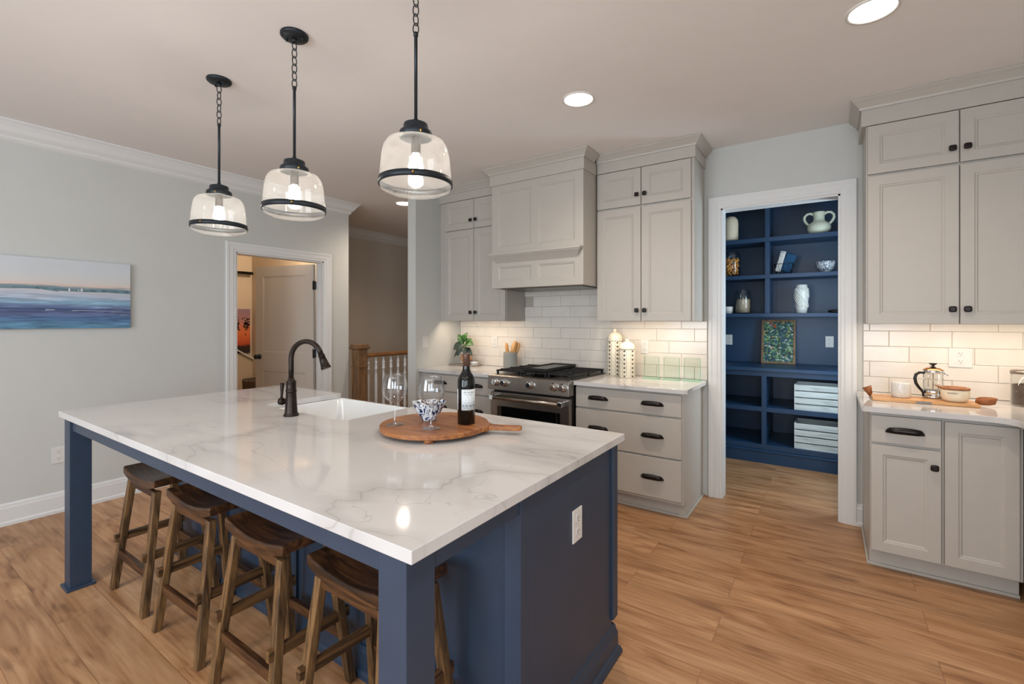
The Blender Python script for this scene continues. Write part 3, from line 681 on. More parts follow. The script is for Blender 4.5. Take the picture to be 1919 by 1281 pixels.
MB().lathe((-2.27, 1.63, .6755), [(.045, 0), (.043, .003), (.030, .002)], 24).build('drain', M['bronze'], sk)

# faucet
fx, fy_ = -2.224, 1.300
fc = thing('kitchen_faucet', 'oil-rubbed bronze gooseneck faucet on the island', 'faucet', (fx, fy_, .914))
MB().lathe((fx, fy_, .9142), [(.036, 0), (.036, .006), (.031, .012), (.030, .018), (.027, .060), (.024, .115), (.0245, .119), (.026, .121), (.026, .127), (.0235, .130), (.0225, .165), (.0235, .168), (.024, .172), (.018, .176), (.015, .182), (.013, .190)], 32).build('body', M['bronze'], fc)
d = Vector((.94, .34, 0)).normalized()      # spout swings toward the basin
pts = [Vector((fx, fy_, 1.095)), Vector((fx, fy_, 1.15)), Vector((fx, fy_, 1.195))]
rad = .088; cz = 1.198
for k in range(1, 15):
    a = R(180 - k * 11.6); pts.append(Vector((fx, fy_, cz)) + d * (rad + rad * math.cos(a)) + Vector((0, 0, rad * math.sin(a))))
MB().tube(pts, .0125, 16).build('spout', M['bronze'], fc)
e = pts[-1]; tdir = (pts[-1] - pts[-2]).normalized()
hp = [e - tdir * .002, e + tdir * .006, e + tdir * .0061, e + tdir * .012, e + tdir * .0121, e + tdir * .045, e + tdir * .066, e + tdir * .0665, e + tdir * .076, e + tdir * .0765]
MB().tube(hp, [.013, .0155, .0160, .0160, .0145, .019, .0225, .024, .0242, .020], 20).build('spray_head', M['bronze'], fc)
hd_ = MB(); h0 = Vector((fx, fy_, .985)); left = Vector((-.80, -.50, 0)).normalized()
hd_.tube([h0 + left * .018, h0 + left * .040, h0 + left * .0405, h0 + left * .060], [.013, .013, .019, .017], 16)
hp = h0 + left * .050
hd_.tube([hp + Vector((0, 0, .010)), hp + Vector((0, 0, .03)) - left * .002, hp + Vector((0, 0, .085)) - left * .004, hp + Vector((0, 0, .092)) - left * .004], [.006, .006, .010, .0095], 12)
hd_.build('lever_handle', M['bronze'], fc)

# ------------------------------------------------------------------ stools
def make_stool(label):
    s = thing('bar_stool', label, 'stool', (0, 0, 0), 'saddle-seat bar stools along the island')
    hw, d0, d1 = .205, -.120, .120
    rs = []; n = 15
    for i in range(n):
        u = -1 + 2 * i / (n - 1); x = u * hw
        zt = .600 + .026 * abs(u) ** 2.1; zb = zt - .036 - .006 * (1 - u * u)
        dd = .120 - .003 * u * u
        rs.append([(x, -dd, zb), (x, -dd, zt - .004), (x, -dd + .006, zt), (x, dd - .006, zt), (x, dd, zt - .004), (x, dd, zb)])
    MB().rings(rs, True, True, True, False).build('seat', M['stoolx'], s, base=(0, 0, 0), bev=.004).location = (0,0,0)
    tops = {}
    for sx in (-1, 1):
        for sy in (-1, 1):
            tx, ty, fx2, fy2 = sx * .160, sy * .090, sx * .205, sy * .155
            m = MB(); w = .0175
            q = lambda cx, cy, z: [(cx - w, cy - w * .9, z), (cx + w, cy - w * .9, z), (cx + w, cy + w * .9, z), (cx - w, cy + w * .9, z)]
            m.hexa(q(fx2, fy2, 0), q(tx, ty, .560 + .0)); tops[sx, sy] = (Vector((fx2, fy2, 0)), Vector((tx, ty, .572)))
            m.build('leg', M['stool'], s, bev=.003)
    def at(sx, sy, z): a, b = tops[sx, sy]; return a.lerp(b, z / .572)
    for sy in (-1, 1):           # long rails front and back, low
        a, b = at(-1, sy, .185), at(1, sy, .185)
        MB().box(a.x + .019, b.x - .019, a.y - .011, a.y + .011, .166, .206).build('rail', M['stoolx'], s, bev=.002)
    for sx in (-1, 1):           # short rails left and right with through-tenons
        a, b = at(sx, -1, .265), at(sx, 1, .265)
        r = MB().box(a.x - .011, a.x + .011, a.y - .034, b.y + .034, .246, .284).build('side_rail', M['stooly'], s, bev=.003)
    for sy in (-1, 1):           # seat bearers
        a, b = at(-1, sy, .545), at(1, sy, .545)
        MB().box(a.x + .018, b.x - .018, a.y - .010, a.y + .010, .530, .561).build('apron', M['stoolx'], s, bev=.002)
    return s
s0 = make_stool('dark wooden saddle-seat stool farthest left, nearest the far island leg')
spots = [(-2.860, .985, 0), (-2.290, .983, 1.0), (-1.735, .980, 0), (-1.205, .990, -1.5)]
SL = ['dark wooden saddle-seat stool farthest left, nearest the far island leg', 'dark wooden saddle-seat stool second from the far island leg',
      'dark wooden saddle-seat stool third from the far island leg', 'lighter brown saddle-seat stool partly hidden behind the near island leg']
for i, (x, y, rz) in enumerate(spots):
    o = s0 if i == 0 else copy_tree(s0)
    o.location = (x, y, 0); o.rotation_euler.z = R(rz); o['label'] = SL[i]

# ------------------------------------------------------------------ pendants
def make_pendant(label):
    p = thing('pendant_light', label, 'pendant light', (0, 0, H), 'glass drum pendants over the island')
    can = MB().lathe((0, 0, H), [(.062, -.0005), (.062, -.010), (.056, -.016), (.030, -.020), (.012, -.022)], 32).lathe((0, 0, H), [(.012, -.020), (.012, -.034), (.008, -.036)], 12).build('canopy', M['blackmetal'], p)
    for k in (-1, 1): MB().lathe((k * .040, 0, H), [(.006, -.017), (.006, -.026), (.004, -.028)], 10).build('screw', M['blackmetal'], can)
    z = H - .034; k = 0
    while z > 2.505:
        a, b = .0095, .0225; c = z - b + .004; pts = []
        for i in range(16):
            t = 2 * PI * i / 16; u = a * math.cos(t); pts.append((u if k % 2 else u * .45, u * .45 if k % 2 else u, c + b * math.sin(t)))
        MB().tube(pts, .0024, 6, closed=True).build('chain_link', M['blackmetal'], p); z -= 2 * b - .009; k += 1
    zr = z + .004
    MB().tube([(0, 0, zr), (0, 0, zr - .014), (0, 0, zr - .0145), (0, 0, 2.162), (0, 0, 2.161), (0, 0, 2.142)], [.009, .009, .0065, .0065, .0095, .0095], 12).build('rod', M['blackmetal'], p)
    cap = MB().lathe((0, 0, 1.992), [(.012, .158), (.030, .156), (.045, .150), (.047, .142), (.047, .130), (.052, .126), (.061, .120), (.063, .112), (.063, .098), (.058, .096), (.045, .100)], 32).build('cap', M['blackmetal'], p)
    for a in (200, 320, 80): MB().ball((.064 * math.cos(R(a)), .064 * math.sin(R(a)), 2.098), .005, 8, 5).build('screw', M['brass'], cap)
    MB().tube([(0, 0, 2.091), (0, 0, 2.028)], .0185, 20).build('socket', M['bronze'], p)
    prof = [(.060, 2.0895), (.060, 2.084), (.084, 2.082), (.108, 2.072), (.121, 2.052), (.128, 2.020), (.133, 1.970), (.136, 1.930)]
    MB().lathe((0, 0, 0), prof, 48, cap=False).build('glass_shade', M['shade'], p)
    MB().lathe((0, 0, 0), [(.135, 1.906), (.130, 1.892), (.105, 1.880), (.066, 1.873), (.004, 1.871)], 48, cap=False).build('bottom_lens', M['shade'], p)
    band = MB().lathe((0, 0, 0), [(.1362, 1.905), (.1402, 1.905), (.1402, 1.929), (.1362, 1.929), (.1362, 1.905)], 48, cap=False).build('band', M['blackmetal'], p)
    for a in (195, 300, 75): MB().ball((.142 * math.cos(R(a)), .142 * math.sin(R(a)), 1.917), .0055, 8, 5).build('screw', M['brass'], band)
    MB().lathe((0, 0, 0), [(.012, 2.029), (.014, 2.020), (.024, 1.998), (.0285, 1.980), (.026, 1.963), (.012, 1.952)], 20).build('bulb', M['bulb'], p)
    return p
PL = ['glass pendant light farthest from the camera, over the left end of the island', 'middle glass pendant light over the island', 'nearest and largest-looking glass pendant light, its canopy out of frame']
p0 = make_pendant(PL[0])
for i, (x, y) in enumerate(((-2.832, 1.232), (-2.090, 1.238), (-1.312, 1.268))):
    o = p0 if i == 0 else copy_tree(p0)
    o.location = (x, y, H); o['label'] = PL[i]; o.rotation_euler.z = R((0, 25, 12)[i])

# ------------------------------------------------------------------ recessed ceiling lights
CL = ['round recessed ceiling light at the top right of the photo', 'round recessed ceiling light in front of the hood and right cabinet', 'round recessed ceiling light in the hall, half hidden by the wall return', 'added round recessed ceiling light above the camera, out of the photo', 'added round recessed ceiling light behind the camera on the left, out of the photo', 'added round recessed ceiling light behind the camera near the window, out of the photo']
def make_can(label):
    c = thing('recessed_light', label, 'ceiling light', (0, 0, H), 'recessed ceiling lights')
    MB().lathe((0, 0, H), [(.098, -.0004), (.098, -.004), (.088, -.006), (.084, -.001)], 40, cap=False).build('trim_ring', M['white'], c)
    MB().lathe((0, 0, H), [(.085, -.0006), (.085, -.0022), (.03, -.0028)], 40).build('lens', M['canlens'], c)
    return c
c0_ = make_can(CL[0])
for i, (x, y, W) in enumerate(((.155, 2.558, 34), (-1.267, 2.578, 34), (-4.06, 3.737, 50), (.155, .35, 30), (-2.70, -.60, 34), (-.60, -1.30, 34))):  # the last three are unseen, added to brighten the room
    o = c0_ if i == 0 else copy_tree(c0_)
    o.location = (x, y, H); o['label'] = CL[i]
    l = bpy.data.lights.new('can_beam', 'SPOT'); l.energy = W * 1.6; l.color = CAN; l.spot_size = R(150); l.spot_blend = 1.0; l.shadow_soft_size = .045
    lo = bpy.data.objects.new('can_beam', l); COL.objects.link(lo); lo.location = (x, y, H - .02)

# ------------------------------------------------------------------ on the island
BZ = .9142
bd = thing('serving_board', 'round wooden serving board with a handle and little feet on the island', 'serving board', (-1.41, 1.47, BZ))
cx, cy, rr_ = -1.410, 1.475, .232
ang = R(24); hv = Vector((math.cos(ang), math.sin(ang))); hn = Vector((-hv.y, hv.x))
pts = []
for k in range(49):
    a = ang + R(14) + (2 * PI - R(28)) * k / 48; pts.append((cx + rr_ * math.cos(a), cy + rr_ * math.sin(a)))
pts += [tuple(Vector((cx, cy)) + hv * (rr_ + .012) - hn * .034)]
MB().prism(pts + [tuple(Vector((cx, cy)) + hv * (rr_ + .012) + hn * .034)], 'z', BZ + .014, BZ + .034).build('plate', M['board'], bd, bev=.003)
hp = [(rr_ + .0125, .031), (rr_ + .03, .022), (rr_ + .055, .019), (rr_ + .13, .020), (rr_ + .145, .015), (rr_ + .149, .006)]
poly = [tuple(Vector((cx, cy)) + hv * a + hn * b) for a, b in hp] + [tuple(Vector((cx, cy)) + hv * a - hn * b) for a, b in hp[::-1]]
MB().prism(poly, 'z', BZ + .016, BZ + .034).build('handle', M['board'], bd, bev=.004)
for fx1, fy1 in ((-1.545, 1.335), (-1.285, 1.310), (-1.53, 1.62), (-1.27, 1.62)):
    MB().lathe((fx1, fy1, BZ), [(.018, 0), (.023, .0135)], 12).build('foot', M['board'], bd)
TZ = BZ + .0342
def wine_glass(label, x, y):
    g = thing('wine_glass', label, 'wine glass', (x, y, TZ), 'wine glasses on the serving board')
    MB().lathe((x, y, TZ), [(.002, .006), (.010, .0045), (.034, .0015), (.0385, .0004), (.038, .0012), (.034, .0028), (.012, .0075), (.0045, .014), (.0036, .03), (.0034, .075), (.0042, .092)], 40, cap=True).build('stem', M['stemgl'], g)
    MB().lathe((x, y, TZ), [(.004, .0925), (.016, .096), (.034, .108), (.048, .128), (.054, .150), (.0525, .172), (.046, .200), (.0425, .215), (.0418, .2155), (.0410, .215), (.0448, .199), (.0515, .171), (.0530, .150), (.047, .129), (.033, .1095), (.016, .098), (.002, .095)], 48, cap=False).build('bowl', M['winegl'], g)
    return g
wine_glass('empty wine glass farther left on the serving board', -1.521, 1.349)
wine_glass('empty wine glass in front of the blue and white bowl', -1.345, 1.385)
def bowl(name, label, c, prof, mat, n=48, lobe=0.0, k=8):
    rs = []
    for r, h in prof:
        rs.append([(c[0] + r * (1 + lobe * math.cos(k * 2 * PI * i / n)) * math.cos(2 * PI * i / n), c[1] + r * (1 + lobe * math.cos(k * 2 * PI * i / n)) * math.sin(2 * PI * i / n), c[2] + h + lobe * .1 * math.cos(k * 2 * PI * i / n) * (h > .05)) for i in range(n)])
    o = MB().rings(rs, True, True, True).build(name, mat, None, base=c); return tag(o, label, 'bowl')
bowl('small_bowl', 'scalloped blue and white bowl on the serving board', (-1.470, 1.500, TZ), [(.028, 0), (.032, .001), (.033, .012), (.034, .014), (.050, .032), (.063, .055), (.074, .078), (.0755, .080), (.073, .079), (.060, .054), (.046, .032), (.024, .016), (.001, .014)], M['bluewhite'], 48, .02, 9)
wb = thing('wine_bottle', 'dark wine bottle with a white label on the serving board', 'bottle', (-1.288, 1.540, TZ))
WX, WY = -1.288, 1.540
MB().lathe((WX, WY, TZ), [(.020, .004), (.034, 0), (.0375, .004), (.0375, .175), (.036, .190), (.030, .206), (.020, .220), (.0158, .232), (.0145, .262), (.0145, .29)], 48).build('bottle_body', M['wine'], wb)
MB().lathe((WX, WY, TZ), [(.0152, .236), (.0152, .296), (.0148, .299), (.004, .300)], 32).build('capsule', M['capsule'], wb)
def wrap(c, r, a0, a1, z0, z1, n=16):
    m = MB(); rs = [[(c[0] + q * math.cos(R(a0 + (a1 - a0) * i / n)), c[1] + q * math.sin(R(a0 + (a1 - a0) * i / n)), z) for i in range(n + 1)] for q, z in ((r, z0), (r + .0004, z0), (r + .0004, z1), (r, z1))]
    m.rings(rs + [rs[0]], False); return m
lb = wrap((WX, WY), .0377, -82, 25, TZ + .062, TZ + .150).build('front_label', M['label'], wb)
for k, (z, h, a, b) in enumerate(((.136, .004, -72, 10), (.128, .002, -60, 0), (.076, .010, -74, 14), (.070, .002, -66, 8), (.093, .0015, -70, 12))):
    m = MB(); n = 14
    for i in range(n):
        if (i * 7 + k) % 4 == 0: continue
        s = a + (b - a) * i / n; q = wrap((WX, WY), .0382, s, s + (b - a) / n * .6, TZ + z, TZ + z + h, 2)
        tmp = bpy.data.meshes.new('t'); q.bm.to_mesh(tmp); q.bm.free(); m.bm.from_mesh(tmp); bpy.data.meshes.remove(tmp)
    m.build('label_print', M['ink'], lb)
wrap((WX, WY), .0377, 175, 246, TZ + .062, TZ + .150).build('back_label', M['label'], wb)

# ------------------------------------------------------------------ counter left of the range
CZ = .9142
sb = MB().prism([(-3.355, 3.72), (-3.20, 3.715), (-3.12, 3.69), (-3.03, 3.72), (-3.0, 3.80), (-3.04, 3.88), (-3.14, 3.905), (-3.22, 3.86), (-3.34, 3.80)], 'z', CZ, CZ + .014).build('slate_board', M['slate'], None, base=(-3.18, 3.8, CZ), bev=.004)
tag(sb, 'thin grey board under the potted plant', 'board')
PX, PY, PZ = -3.160, 3.775, CZ + .0143
pp = thing('potted_plant', 'leafy plant in a pink terracotta pot beside the wall return', 'plant', (PX, PY, PZ))
MB().lathe((PX, PY, PZ), [(.034, 0), (.036, .004), (.036, .018), (.050, .034), (.060, .050), (.061, .060), (.054, .082), (.053, .090), (.058, .098), (.054, .099), (.049, .090), (.049, .084), (.002, .082)], 36).build('pot', M['terracotta'], pp)
random.seed(11)
def leaf(mb, base, tip, wdt, up=Vector((0, 0, 1)), fold=.25, droop=0.02):
    b, t = Vector(base), Vector(tip); d = (t - b); L_ = d.length; d.normalize(); s = d.cross(up).normalized(); nrm = s.cross(d); rs = []
    for i in range(9):
        u = i / 8; wv = wdt * math.sin(PI * min(1, u ** .75 * 1.0)) ** .8 if 0 < u < 1 else .0006
        c = b + d * L_ * u + nrm * (droop * math.sin(PI * u))
        rs.append([c - s * wv + nrm * fold * wv, c - s * wv * .5 + nrm * fold * .35 * wv, c, c + s * wv * .5 + nrm * fold * .35 * wv, c + s * wv + nrm * fold * wv])
    mb.rings([[tuple(q) for q in r] for r in rs], False, False, False)
for (dx, dy, dz, lx, ly, lz, wd, mt) in ((-.02, -.01, .235, .020, .0, .355, .036, 'leaf'), (-.035, 0, .21, -.100, -.01, .335, .034, 'leaf'), (.015, -.02, .225, .125, -.03, .225, .052, 'leaf'), (0, 0, .22, .07, -.02, .285, .034, 'leaf'),
        (-.03, -.02, .215, -.150, -.03, .165, .042, 'leafdark'), (-.01, -.03, .200, -.070, -.06, .105, .038, 'leafdark'), (-.02, -.02, .18, -.150, -.02, .080, .020, 'leafdark'), (.02, -.02, .170, .110, -.03, .115, .030, 'leafdark'), (.01, -.03, .185, .045, -.07, .125, .032, 'leafdark')):
    MB().tube([(PX, PY, PZ + .08), (PX + dx * .4, PY + dy * .4, PZ + dz * .7), (PX + dx, PY + dy, PZ + dz)], .0022, 6).build('stem', M['stem'], pp)
    m = MB(); leaf(m, (PX + dx, PY + dy, PZ + dz), (PX + lx, PY + ly, PZ + lz - .02), wd, Vector((.25, -.8, .55)).normalized()); m.build('leaf', M[mt], pp, solid=.0008)
ca = thing('candle_tin', 'small round candle tin on the grey board', 'candle', (-3.062, 3.79, PZ))
MB().lathe((-3.062, 3.79, PZ), [(.034, 0), (.036, .002), (.036, .036)], 32).build('tin', M['whitecer'], ca)
MB().lathe((-3.062, 3.79, PZ), [(.037, .0365), (.037, .046), (.035, .048)], 32).build('lid', M['steel'], ca)
wrap((-3.062, 3.79), .0362, -110, 5, PZ + .010, PZ + .030).build('tin_label', M['label'], ca)
ck = thing('utensil_crock', 'grey ribbed stoneware crock behind the left stove corner', 'crock', (-2.612, 3.800, CZ))
prof = [(.060, 0), (.068, .003)] + [(.069 + (.0014 if k % 2 else 0), .006 + k * .0052) for k in range(29)] + [(.069, .159), (.067, .162), (.063, .160), (.062, .02), (.002, .014)]
MB().lathe((-2.612, 3.800, CZ), prof, 48).build('crock_body', M['crock'], ck)
def spoon(label, x, y, tilt, az, L_, wd, flat=True, z0=.02):
    """wooden utensil standing in the crock, handle down"""
    T = Matrix.Translation((x, y, CZ + z0)) @ Matrix.Rotation(az, 4, 'Z') @ Matrix.Rotation(tilt, 4, 'Y')
    m = MB(T); m.tube([(0, 0, 0), (0, 0, L_ * .55)], .0055, 10)
    rs = []
    for i in range(11):
        u = i / 10; ww = wd * (math.sin(PI * (.12 + .80 * u)) ** .55); th = .0045
        z = L_ * .52 + u * L_ * .48
        rs.append([(-ww, -th, z), (ww, -th, z), (ww, th, z), (-ww, th, z)])
    m.rings(rs, True, True, True)
    o = m.build('wooden_spatula', M['spoonwood'], None, base=(x, y, CZ + z0)); return tag(o, label, 'utensil')
spoon('narrow wooden spoon leaning left in the grey crock', -2.612, 3.785, R(-8), R(20), .235, .018)
spoon('broad wooden spatula leaning right in the grey crock', -2.635, 3.800, R(17), R(20), .262, .027)
spoon('slotted wooden turner behind the broad spatula in the grey crock', -2.625, 3.822, R(21), R(15), .250, .024)

# ------------------------------------------------------------------ counter right of the range
def canister(label, x, y, h, r, n, rot):
    c = thing('ceramic_canister', label, 'canister', (x, y, CZ))
    hb = h * .74
    b = MB().lathe((x, y, CZ), [(r * .93, 0), (r, .004), (r, hb - .006), (r * .97, hb - .001)], 48).build('canister_body', M['canister'], c)
    MB().lathe((x, y, CZ), [(r * 1.03, hb), (r * 1.05, hb + .005), (r * 1.0, hb + .012), (r * .93, hb + h * .10), (r * .70, hb + h * .155), (r * .30, hb + h * .185), (r * .16, hb + h * .195), (r * .20, hb + h * .21), (r * .27, hb + h * .235), (r * .16, hb + h * .26), (.002, hb + h * .262)], 48).build('lid', M['canister'], c)
    m = MB(); rows = int(hb / .030); cols = 12
    def dot(a, z, s, rad):
        ca_, sa = math.cos(a), math.sin(a); P = lambda u, v, q: (x + q * ca_ - u * sa, y + q * sa + u * ca_, CZ + z + v)
        vs = [[m.v(P(u, v, q)) for u, v in ((-s, 0), (0, -s), (s, 0), (0, s))] for q in (rad - .001, rad + .0007)]
        m.f(vs[1])
        for i in range(4): m.f([vs[0][i], vs[0][(i+1) % 4], vs[1][(i+1) % 4], vs[1][i]])
    for i in range(rows):
        for j in range(cols):
            a = rot + 2 * PI * j / cols; z = .016 + i * (hb - .030) / (rows - 1)
            if (j % 2 == 0):
                for du, dv in ((0, .0056), (0, -.0056), (.0056 / r, 0), (-.0056 / r, 0)): dot(a + du, z + dv, .0052, r)
            else: dot(a, z, .0024, r)
            dot(a + PI / cols, z + .011, .0040, r)
            dot(a + PI / cols, z - .008, .0032, r)
    for j in range(10):
        a = rot + 2 * PI * j / 10; dot(a, hb + h * .05, .004, r * .985); dot(a + PI / 10, hb + h * .035, .0025, r * 1.0)
    m.build('pierced_motif', M['canhole'], b)
    return c
canister('taller ivory pierced-pattern canister nearer the stove', -1.538, 3.835, .405, .066, 6, .2)
canister('shorter ivory pierced-pattern canister in front of the taller one', -1.392, 3.742, .320, .066, 5, .55)
GL = ['left glass frame on the counter, next to the canisters', 'middle glass frame of the three on the counter', 'right glass frame on the counter, nearest the pantry door']
for i, (x, y) in enumerate(((-1.205, 3.80), (-1.048, 3.815), (-.893, 3.83))):
    T = Matrix.Translation((x, y, CZ)) @ Matrix.Rotation(R(-3), 4, 'Z')
    g = thing('glass_photo_stand', GL[i], 'photo stand', (x, y, CZ), 'green-edged glass frames on the counter')
    MB(T).box(-.066, .066, -.035, .035, 0, .006).build('glass_foot', M['greenedge'], g, bev=.001)
    p = MB(T).box(-.062, .060, -.003, .003, .0065, .178).build('glass_pane', M['green'], g)
    MB(T).box(.0602, .0625, -.0032, .0032, .0065, .178).box(-.0642, -.0622, -.0032, .0032, .0065, .178).box(-.062, .060, -.0032, .0032, .1782, .1795).build('polished_edge', M['greenedge'], p)

# outlets and switch on the walls
OY = YB - .0112
outlet(None, (-1.300, OY, 1.165), '-y', label='white outlet on the tile right of the canisters')
outlet(None, (-2.890, OY, 1.165), '-y', label='white outlet on the tile right of the potted plant')
outlet(None, (.665, OY, 1.160), '-y', w=.108, h=.118, label='wide white outlet on the tile above the coffee tray')
outlet(None, (-3.365 + .0002, 3.382, 1.172), '+x', label='white light switch on the wall return by the plant', switch=True)
outlet(None, (XL + .0002, .935, .415), '+x', label='white outlet low on the left wall beside the far island leg')
outlet(None, (-.949, 5.799, 1.170), '-y', label='pale outlet on the navy pantry wall left of the picture')
outlet(None, (.001, 5.799, 1.170), '-y', label='pale outlet on the navy pantry wall right of the picture')

# ------------------------------------------------------------------ coffee tray on the right counter
tr = thing('wooden_tray', 'long wooden tray board with leather loop handles on the right counter', 'tray', (.45, 3.60, CZ))
TT = Matrix.Translation((.448, 3.615, CZ)) @ Matrix.Rotation(R(5.0), 4, 'Z')
TT = Matrix.Translation((.442, 3.600, CZ)) @ Matrix.Rotation(R(1.5), 4, 'Z')
MB(TT).box(-.232, .232, -.100, .100, 0, .018).build('board', M['traywood'], tr, bev=.003)
MB(TT).box(-.035, .032, -.1022, -.1003, .003, .014).build('name_plate', M['steeldark'], tr, bev=.0005)
for sgn in (-1, 1):
    m = MB(TT); rs = []; n = 20
    for i in range(n + 1):
        t = 2 * PI * i / n; c = 1 - math.cos(t)
        if sgn > 0:      # loop lying out along the counter, strap on edge
            p, wv = Vector((.233 + .041 * c, .036 * math.sin(t), .026 + .003 * c)), Vector((.004, 0, .015 + .004 * c * (2 - c)))
        else:            # loop standing up and leaning back
            p, wv = Vector((-.233 - .010 * c, .028 * math.sin(t), .020 + .024 * c)), Vector((.006 + .008 * c, 0, .010))
        rs.append([tuple(p - wv), tuple(p), tuple(p + wv)])
    m.rings(rs, False); m.build('leather_handle', M['leather'], tr, solid=.003)
KZ = CZ + .0183
cup = thing('ceramic_cup', 'white speckled cup on the left of the wooden tray', 'cup', (.352, 3.600, KZ))
MB().lathe((.352, 3.600, KZ), [(.040, 0), (.0445, .004), (.0475, .02), (.0475, .055), (.0455, .080), (.043, .090), (.0415, .0905), (.040, .089), (.043, .06), (.043, .02), (.002, .010)], 40).build('cup_body', M['speckle'], cup)
FX, FY_ = .505, 3.665
fp = thing('french_press', 'glass french press with a dark handle on the wooden tray', 'coffee maker', (FX, FY_, KZ))
MB().lathe((FX, FY_, KZ), [(.046, .010), (.046, .152), (.0445, .152), (.0445, .012), (.002, .012), (.002, .010)], 40, cap=False).build('beaker', M['clear'], fp)
MB().lathe((FX, FY_, KZ), [(.0475, .150), (.0485, .151), (.0485, .163), (.0470, .164)], 40).build('rim_band', M['chrome'], fp)
MB().lathe((FX, FY_, KZ), [(.047, .1645), (.046, .168), (.030, .178), (.008, .182)], 40).build('lid', M['gold'], fp)
MB().lathe((FX, FY_, KZ), [(.014, .1825), (.006, .187), (.006, .192), (.016, .199), (.020, .204), (.017, .206)], 20).build('plunger_knob', M['black'], fp)
MB().tube([(FX, FY_, KZ + .05), (FX, FY_, KZ + .149)], .0022, 8).build('plunger_rod', M['steel'], fp)
MB().lathe((FX, FY_, KZ), [(.0435, .040), (.0435, .046), (.02, .049)], 32).build('plunger_disc', M['steel'], fp)
m = MB(); m.lathe((FX, FY_, KZ), [(.0475, .028), (.0482, .029), (.0482, .046), (.0475, .047)], 32, cap=False)
for a in (20, 110, 200, 290):
    ca_, sa = math.cos(R(a)), math.sin(R(a))
    m.tube([(FX + .048 * ca_, FY_ + .048 * sa, KZ + .148), (FX + .048 * ca_, FY_ + .048 * sa, KZ + .02), (FX + .052 * ca_, FY_ + .052 * sa, KZ + .001)], .0022, 8)
m.lathe((FX, FY_, KZ), [(.0475, .006), (.0482, .007), (.0482, .012), (.0475, .013)], 32, cap=False)
m.build('metal_cage', M['chrome'], fp)
hv = Vector((-.90, -.43, 0)).normalized(); hp = []
for u, z in ((.046, .148), (.072, .150), (.090, .138), (.096, .115), (.090, .085), (.074, .060), (.060, .044), (.053, .030), (.052, .012)): hp.append((FX + hv.x * u, FY_ + hv.y * u, KZ + z))
MB().tube(hp, [.006, .0075, .008, .008, .008, .0075, .007, .006, .005], 12).build('handle', M['black'], fp)
m = MB(); m.tube([(FX + .046, FY_ - .02, KZ + .150), (FX + .056, FY_ - .026, KZ + .146), (FX + .061, FY_ - .028, KZ + .138)], [.006, .005, .003], 8); m.build('spout', M['chrome'], fp)
HX, HY = .585, 3.580
hn_ = thing('honey_pot', 'cream stoneware pot with a wooden lidded rim on the wooden tray', 'pot', (HX, HY, KZ))
MB().lathe((HX, HY, KZ), [(.038, 0), (.048, .003), (.056, .014), (.061, .034), (.062, .050), (.0615, .066), (.060, .068), (.058, .066), (.058, .03), (.002, .014)], 44).build('pot_body', M['ceramic'], hn_)
m = MB(); m.lathe((HX, HY, KZ), [(.0625, .0685), (.0645, .071), (.0645, .078), (.062, .080), (.053, .080), (.050, .074), (.002, .0735)], 44)
v_ = Vector((-.97, .15, 0)).normalized(); s_ = Vector((-v_.y, v_.x, 0)); c_ = Vector((HX, HY, KZ))
m.hexa([tuple(c_ + v_ * .055 - s_ * .030 + Vector((0, 0, .069))), tuple(c_ + v_ * .055 + s_ * .030 + Vector((0, 0, .069))), tuple(c_ + v_ * .084 + s_ * .004 + Vector((0, 0, .083))), tuple(c_ + v_ * .084 - s_ * .004 + Vector((0, 0, .083)))],
       [tuple(c_ + v_ * .055 - s_ * .030 + Vector((0, 0, .080))), tuple(c_ + v_ * .055 + s_ * .030 + Vector((0, 0, .080))), tuple(c_ + v_ * .086 + s_ * .005 + Vector((0, 0, .087))), tuple(c_ + v_ * .086 - s_ * .005 + Vector((0, 0, .087)))])
m.build('wooden_rim', M['board'], hn_)
def text_on(s, parent, c, r, ang0, z, size, mat, name='lettering'):
    cu = bpy.data.curves.new('txt', 'FONT'); cu.body = s; cu.size = size; cu.extrude = 0.0; cu.align_x = 'CENTER'
    to = bpy.data.objects.new('txt', cu); COL.objects.link(to)
    dg = bpy.context.evaluated_depsgraph_get(); me = bpy.data.meshes.new_from_object(to.evaluated_get(dg))
    bpy.data.objects.remove(to); bm = bmesh.new(); bm.from_mesh(me)
    bmesh.ops.subdivide_edges(bm, edges=bm.edges, cuts=1)
    off = origin_of(parent)
    for v in bm.verts:
        a = ang0 + v.co.x / r; zz = z + v.co.y
        v.co = Vector((c[0] + r * math.cos(a), c[1] + r * math.sin(a), zz)) - off
    bm.to_mesh(me); bm.free(); me.name = name; me.materials.clear(); me.materials.append(mat)
    o = bpy.data.objects.new(name, me); COL.objects.link(o); o.parent = parent; return o
text_on('HONEY', [o for o in COL.objects if o.name == 'pot_body'][0], (HX, HY), .0632, R(-108), KZ + .047, .013, M['black'])
JX, JY = .905, 3.740
jr = thing('storage_jar', 'clear glass jar of dark grain at the right edge of the photo', 'jar', (JX, JY, CZ))
MB().lathe((JX, JY, CZ), [(.060, 0), (.064, .005), (.064, .178), (.0615, .178), (.0615, .008), (.002, .006)], 40, cap=False).build('jar_body', M['clear'], jr)
MB().lathe((JX, JY, CZ), [(.0605, .0085), (.0605, .118), (.040, .122)], 40).build('grain', M['coffee'], jr)
MB().lathe((JX, JY, CZ), [(.0665, .1785), (.0665, .194), (.060, .199), (.002, .200)], 40).build('lid', M['steel'], jr)

